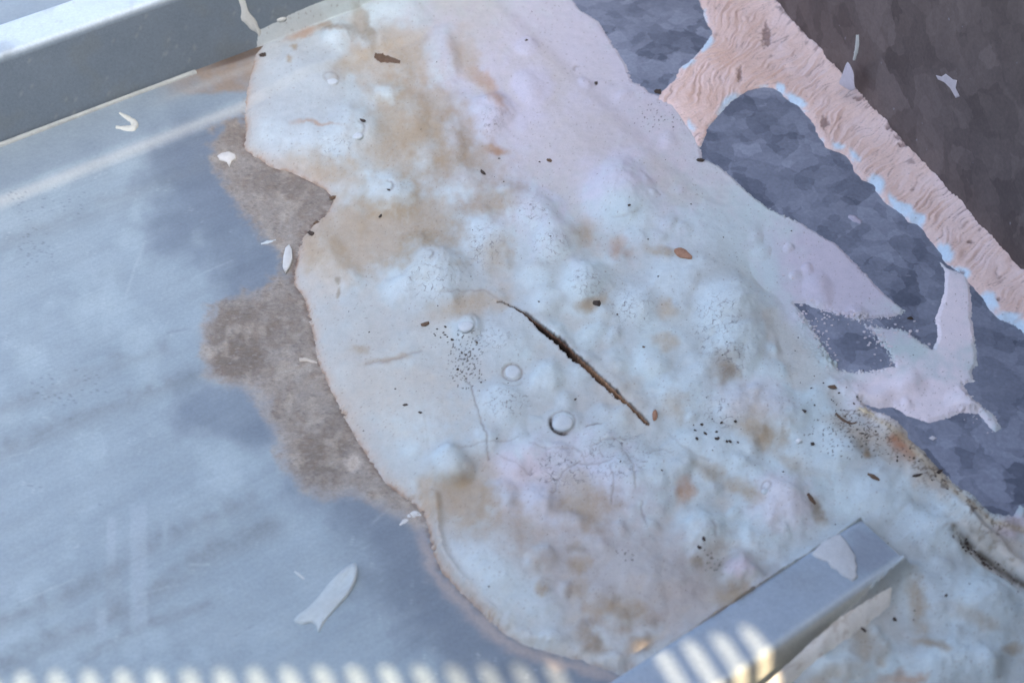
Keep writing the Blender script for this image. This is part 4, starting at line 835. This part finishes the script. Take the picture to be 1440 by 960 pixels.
# white sealant face rising against the side of the low rib
def rib_fillet():
    top = [(1262, 797), (1254, 809), (1215, 838), (1180, 869), (1140, 903), (1100, 940), (1040, 992)]
    bot = [(1258, 822), (1249, 856), (1212, 884), (1178, 908), (1148, 928), (1116, 958), (1066, 1000)]
    n = 60; tt = np.linspace(0, len(top)-1, n); ip = lambda p, k: np.interp(tt, range(len(p)), [q[k] for q in p])
    rows = []
    B = surf_point(ip(bot, 0)+3*fbm(tt*3, tt*0, 301, 3), ip(bot, 1)+2*fbm(tt*3, tt*0+5, 303, 3)); B[:, 2] -= .0004
    x, y = ray(ip(top, 0)+2*fbm(tt*4, tt*0, 305, 3), ip(top, 1), .0165); Tp = np.stack([x, y, np.full(n, .0165)], 1)
    for k in np.linspace(0, 1, 9):
        R = Tp*(1-k)+B*k; R[:, 2] += .0016*math.sin(math.pi*k)*np.array([1.0])+.0004*fbm(tt*5, tt*0+k*4, 307, 2); rows.append(R)
    V = np.concatenate(rows); q, _ = grid_faces(n, 9)
    N = len(V); c = np.tile(A(224, 228, 232), (N, 1)); c = mix(c, A(170, 160, 150), sstep(.1, .5, fbm(np.tile(tt*2, 9), np.repeat(np.arange(9)*.3, n), 309, 3))*.5)  # whiter than the skin: light caught by the steep face, painted in
    link('fillet', mesh_np('fillet', V, q[:, ::-1], c, {'craze': np.zeros(N)}), M_SEAL, SEAL)
rib_fillet()

# loose grit: many tiny grains, one object per field
def grit(spots, label):
    V = []; Fs = []
    t = (1+5**.5)/2
    ico = np.array([(-1, t, 0), (1, t, 0), (-1, -t, 0), (1, -t, 0), (0, -1, t), (0, 1, t), (0, -1, -t), (0, 1, -t), (t, 0, -1), (t, 0, 1), (-t, 0, -1), (-t, 0, 1)])/2.0
    icf = [(0, 11, 5), (0, 5, 1), (0, 1, 7), (0, 7, 10), (0, 10, 11), (1, 5, 9), (5, 11, 4), (11, 10, 2), (10, 7, 6), (7, 1, 8), (3, 9, 4), (3, 4, 2), (3, 2, 6), (3, 6, 8), (3, 8, 9), (4, 9, 5), (2, 4, 11), (6, 2, 10), (8, 6, 7), (9, 8, 1)]
    sp = np.array(spots, float); P = surf_point(sp[:, 0], sp[:, 1])
    for p, r in zip(P, sp[:, 2]):
        R = r/F*np.linalg.norm(p-CAM); a = rng.uniform(0, 6.28); el = rng.uniform(.7, 1.8); k = ico*(1+.25*rng.standard_normal((12, 1)))*R*np.array([el, 1, .6])
        k = np.stack([k[:, 0]*math.cos(a)-k[:, 1]*math.sin(a), k[:, 0]*math.sin(a)+k[:, 1]*math.cos(a), k[:, 2]+R*.2], 1)+p
        b = len(V); V += list(map(tuple, k)); Fs += [tuple(i+b for i in f) for f in icf]
    o = link('grit', pym('grit', V, Fs), M_DIRT, None, False); tag(o, label, 'grit', kind='stuff')
def specks(spots, label):
    V = []; Fs = []; sp = np.array(spots, float); P = surf_point(sp[:, 0], sp[:, 1])
    for p, r in zip(P, sp[:, 2]):
        R = r/F*np.linalg.norm(p-CAM); n = 7; a0 = rng.uniform(0, 6); el = rng.uniform(.6, 1); b = len(V)
        for k, (q, h) in enumerate(((1, -.0003), (.8, .0004))):
            for i in range(n):
                a = a0+6.2832*i/n; rr = R*q*rng.uniform(.65, 1.2); V.append((p[0]+rr*math.cos(a), p[1]+rr*math.sin(a)*el, p[2]+h))
        V.append((p[0], p[1], p[2]+.0005))
        Fs += [(b+i, b+(i+1) % n, b+n+(i+1) % n, b+n+i) for i in range(n)]+[(b+n+i, b+n+(i+1) % n, b+2*n) for i in range(n)]
    me = pym('paint_specks', V, Fs); colour_attr(me, A(196, 194, 208)); o = link('paint_specks', me, M_CHIP, None, False); tag(o, label, 'paint specks', kind='stuff')
def scatter(cx, cy, sx, sy, n, r0=.8, r1=2.0, rot=0):
    a = math.radians(rot); g = rng.standard_normal((n, 2)); X = g[:, 0]*sx; Y = g[:, 1]*sy
    return [(cx+x*math.cos(a)-y*math.sin(a), cy+x*math.sin(a)+y*math.cos(a), rng.uniform(r0, r1)) for x, y in zip(X, Y)]
specks(scatter(1150, 470, 8, 34, 46, .8, 3.0, -28)+scatter(1240, 488, 8, 22, 34, .8, 3.0, -36)+scatter(1160, 446, 30, 4, 22, .7, 2.4, 10)+scatter(1285, 468, 14, 8, 14, .8, 3.2, 30)+scatter(1375, 590, 14, 12, 12, .6, 2.2), 'fine white paint specks spattered over the openings in the smeared sealant')
grit(scatter(648, 500, 26, 8, 16, .7, 1.9, 62)+scatter(620, 470, 8, 5, 8, 1, 2), 'trail of black grit down the sealant left of the split')
grit(scatter(1005, 606, 18, 8, 14, 1, 2.6, 25), 'cluster of black grit on the sealant below the leaf scrap')
grit(scatter(1215, 608, 40, 9, 40, .5, 1.6, 38)+scatter(1310, 668, 30, 6, 18, .6, 1.7, 38)+scatter(1190, 560, 20, 16, 12, .6, 1.7), 'fine dark grit along the cream sealant lip by the flashing')
sp = []
while len(sp) < 95:
    a, b = rng.uniform(360, 1440), rng.uniform(0, 940)
    x, y = ray(a, b); f = patch_fields(np.atleast_1d(x), np.atleast_1d(y))
    if f['sd'][0] > .004 and f['hs'][0] < -.002: sp.append((a, b, rng.uniform(.5, 1.4) if rng.random() < .9 else rng.uniform(1.5, 2.2)))
grit(sp, 'sparse dark grit scattered over the white sealant')
grit(scatter(1378, 782, 30, 4, 70, .7, 1.9, 40), 'dark mossy dirt packed in the gap below the cream sealant lip')

# ------------------------------------------------------------------ assumed tall slotted wall panel, unseen behind the camera; it shades the roof and its slots throw the sun spots
def slotted_wall():
    YW = -.86
    root = empty('slotted_wall', (.5, YW, 0), 'assumed tall grey sheet metal wall with a row of slots, behind the view', 'wall')
    def back(px, py, z):                            # follow the sunlight from a spot on the roof back to the sheet
        x, y = ray(px, py, z); k = (YW-y)/SUN[1]; return x+SUN[0]*k, z+SUN[2]*k
    xa, za = back(30., 943., 0.); xb, zb = back(760., 930., 0.); L = (xb-xa)/730*46.4
    xc, zc = back(935., 905., HB); xd, zd = back(1075., 872., HB)
    T = .0015; V = []; Fs = []
    def slab(x0, x1, z0, z1, t=T):
        b0 = len(V)
        for y in (YW-t, YW):
            for x, z in ((x0, z0), (x1, z0), (x1, z1), (x0, z1)): V.append((x, y, z))
        for f in ((0, 1, 2, 3), (7, 6, 5, 4), (4, 5, 1, 0), (5, 6, 2, 1), (6, 7, 3, 2), (7, 4, 0, 3)): Fs.append(tuple(i+b0 for i in f))
    HW, X0, X1 = 2.7, -.55, 1.2
    Z0, Z1 = min(za, zb)-.11, max(za, zb, zc, zd)+.02
    slab(X0, X1, -.002, Z0); slab(X0, X1, Z1, HW)
    half = SLOT*L; x = X0; k = math.floor((X0-xa)/L)+1
    while True:
        c = xa+k*L; k += 1
        if c+half > xd+.4*L: break
        if c-half < X0: continue
        zt = za+(zb-za)*(c-xa)/(xb-xa) if c < xb+.6*L else zc+(zd-zc)*(c-xc)/(xd-xc)
        zb_ = Z0+.004
        slab(x, c-half, Z0, Z1)
        if xb+.6*L <= c < xc-.5*L: slab(c-half, c+half, Z0, Z1); x = c+half; continue
        slab(c-half, c+half, zt, Z1)
        for sg in (-1, 1): slab(min(c+sg*half, c+sg*half*.55), max(c+sg*half, c+sg*half*.55), zt-.003, zt)     # rounded top of the slot
        z = Z0; 
        while z < zt-.004:                           # fine cross bars, added to dim the sun spots
            slab(c-half, c+half, z, z+BAR, .0003); z += .004
        x = c+half
    slab(x, X1, Z0, Z1)
    link('slotted_sheet', pym('slotted_sheet', V, Fs), M_SCREEN, root, False)
    for sx in (X0+.05, .6, X1-.05):
        c = [(sx+dx, YW-.012+dy) for dx, dy in ((-.02, -.04), (.02, -.04), (.02, 0), (-.02, 0))]
        link('post', box_mesh('post', [(*q, 0) for q in c], [(*q, HW) for q in c]), M_SCREEN, root, False)
SLOT, BAR = .27, .0010
slotted_wall()

cn = empty('blocker', (1.0, 0, 1.1), 'unseen added canopy over the right side of the roof, above the view', 'blocker')  # added out of view to cut light from overhead and bring out relief
cq = lambda z: [(.5, -.855, z), (1.8, -.855, z), (1.8, 1.4, z), (.5, 1.4, z)]
link('blocker_sheet', box_mesh('blocker_sheet', cq(1.1), cq(1.103)), M_SCREEN, cn, False)
for cx_, cy_ in ((1.75, -.8), (1.75, 1.35), (.55, 1.35)):
    c4 = [(cx_-.02, cy_-.02), (cx_+.02, cy_-.02), (cx_+.02, cy_+.02), (cx_-.02, cy_+.02)]
    link('post', box_mesh('post', [(*q, -.002) for q in c4], [(*q, 1.1) for q in c4]), M_SCREEN, cn, False)
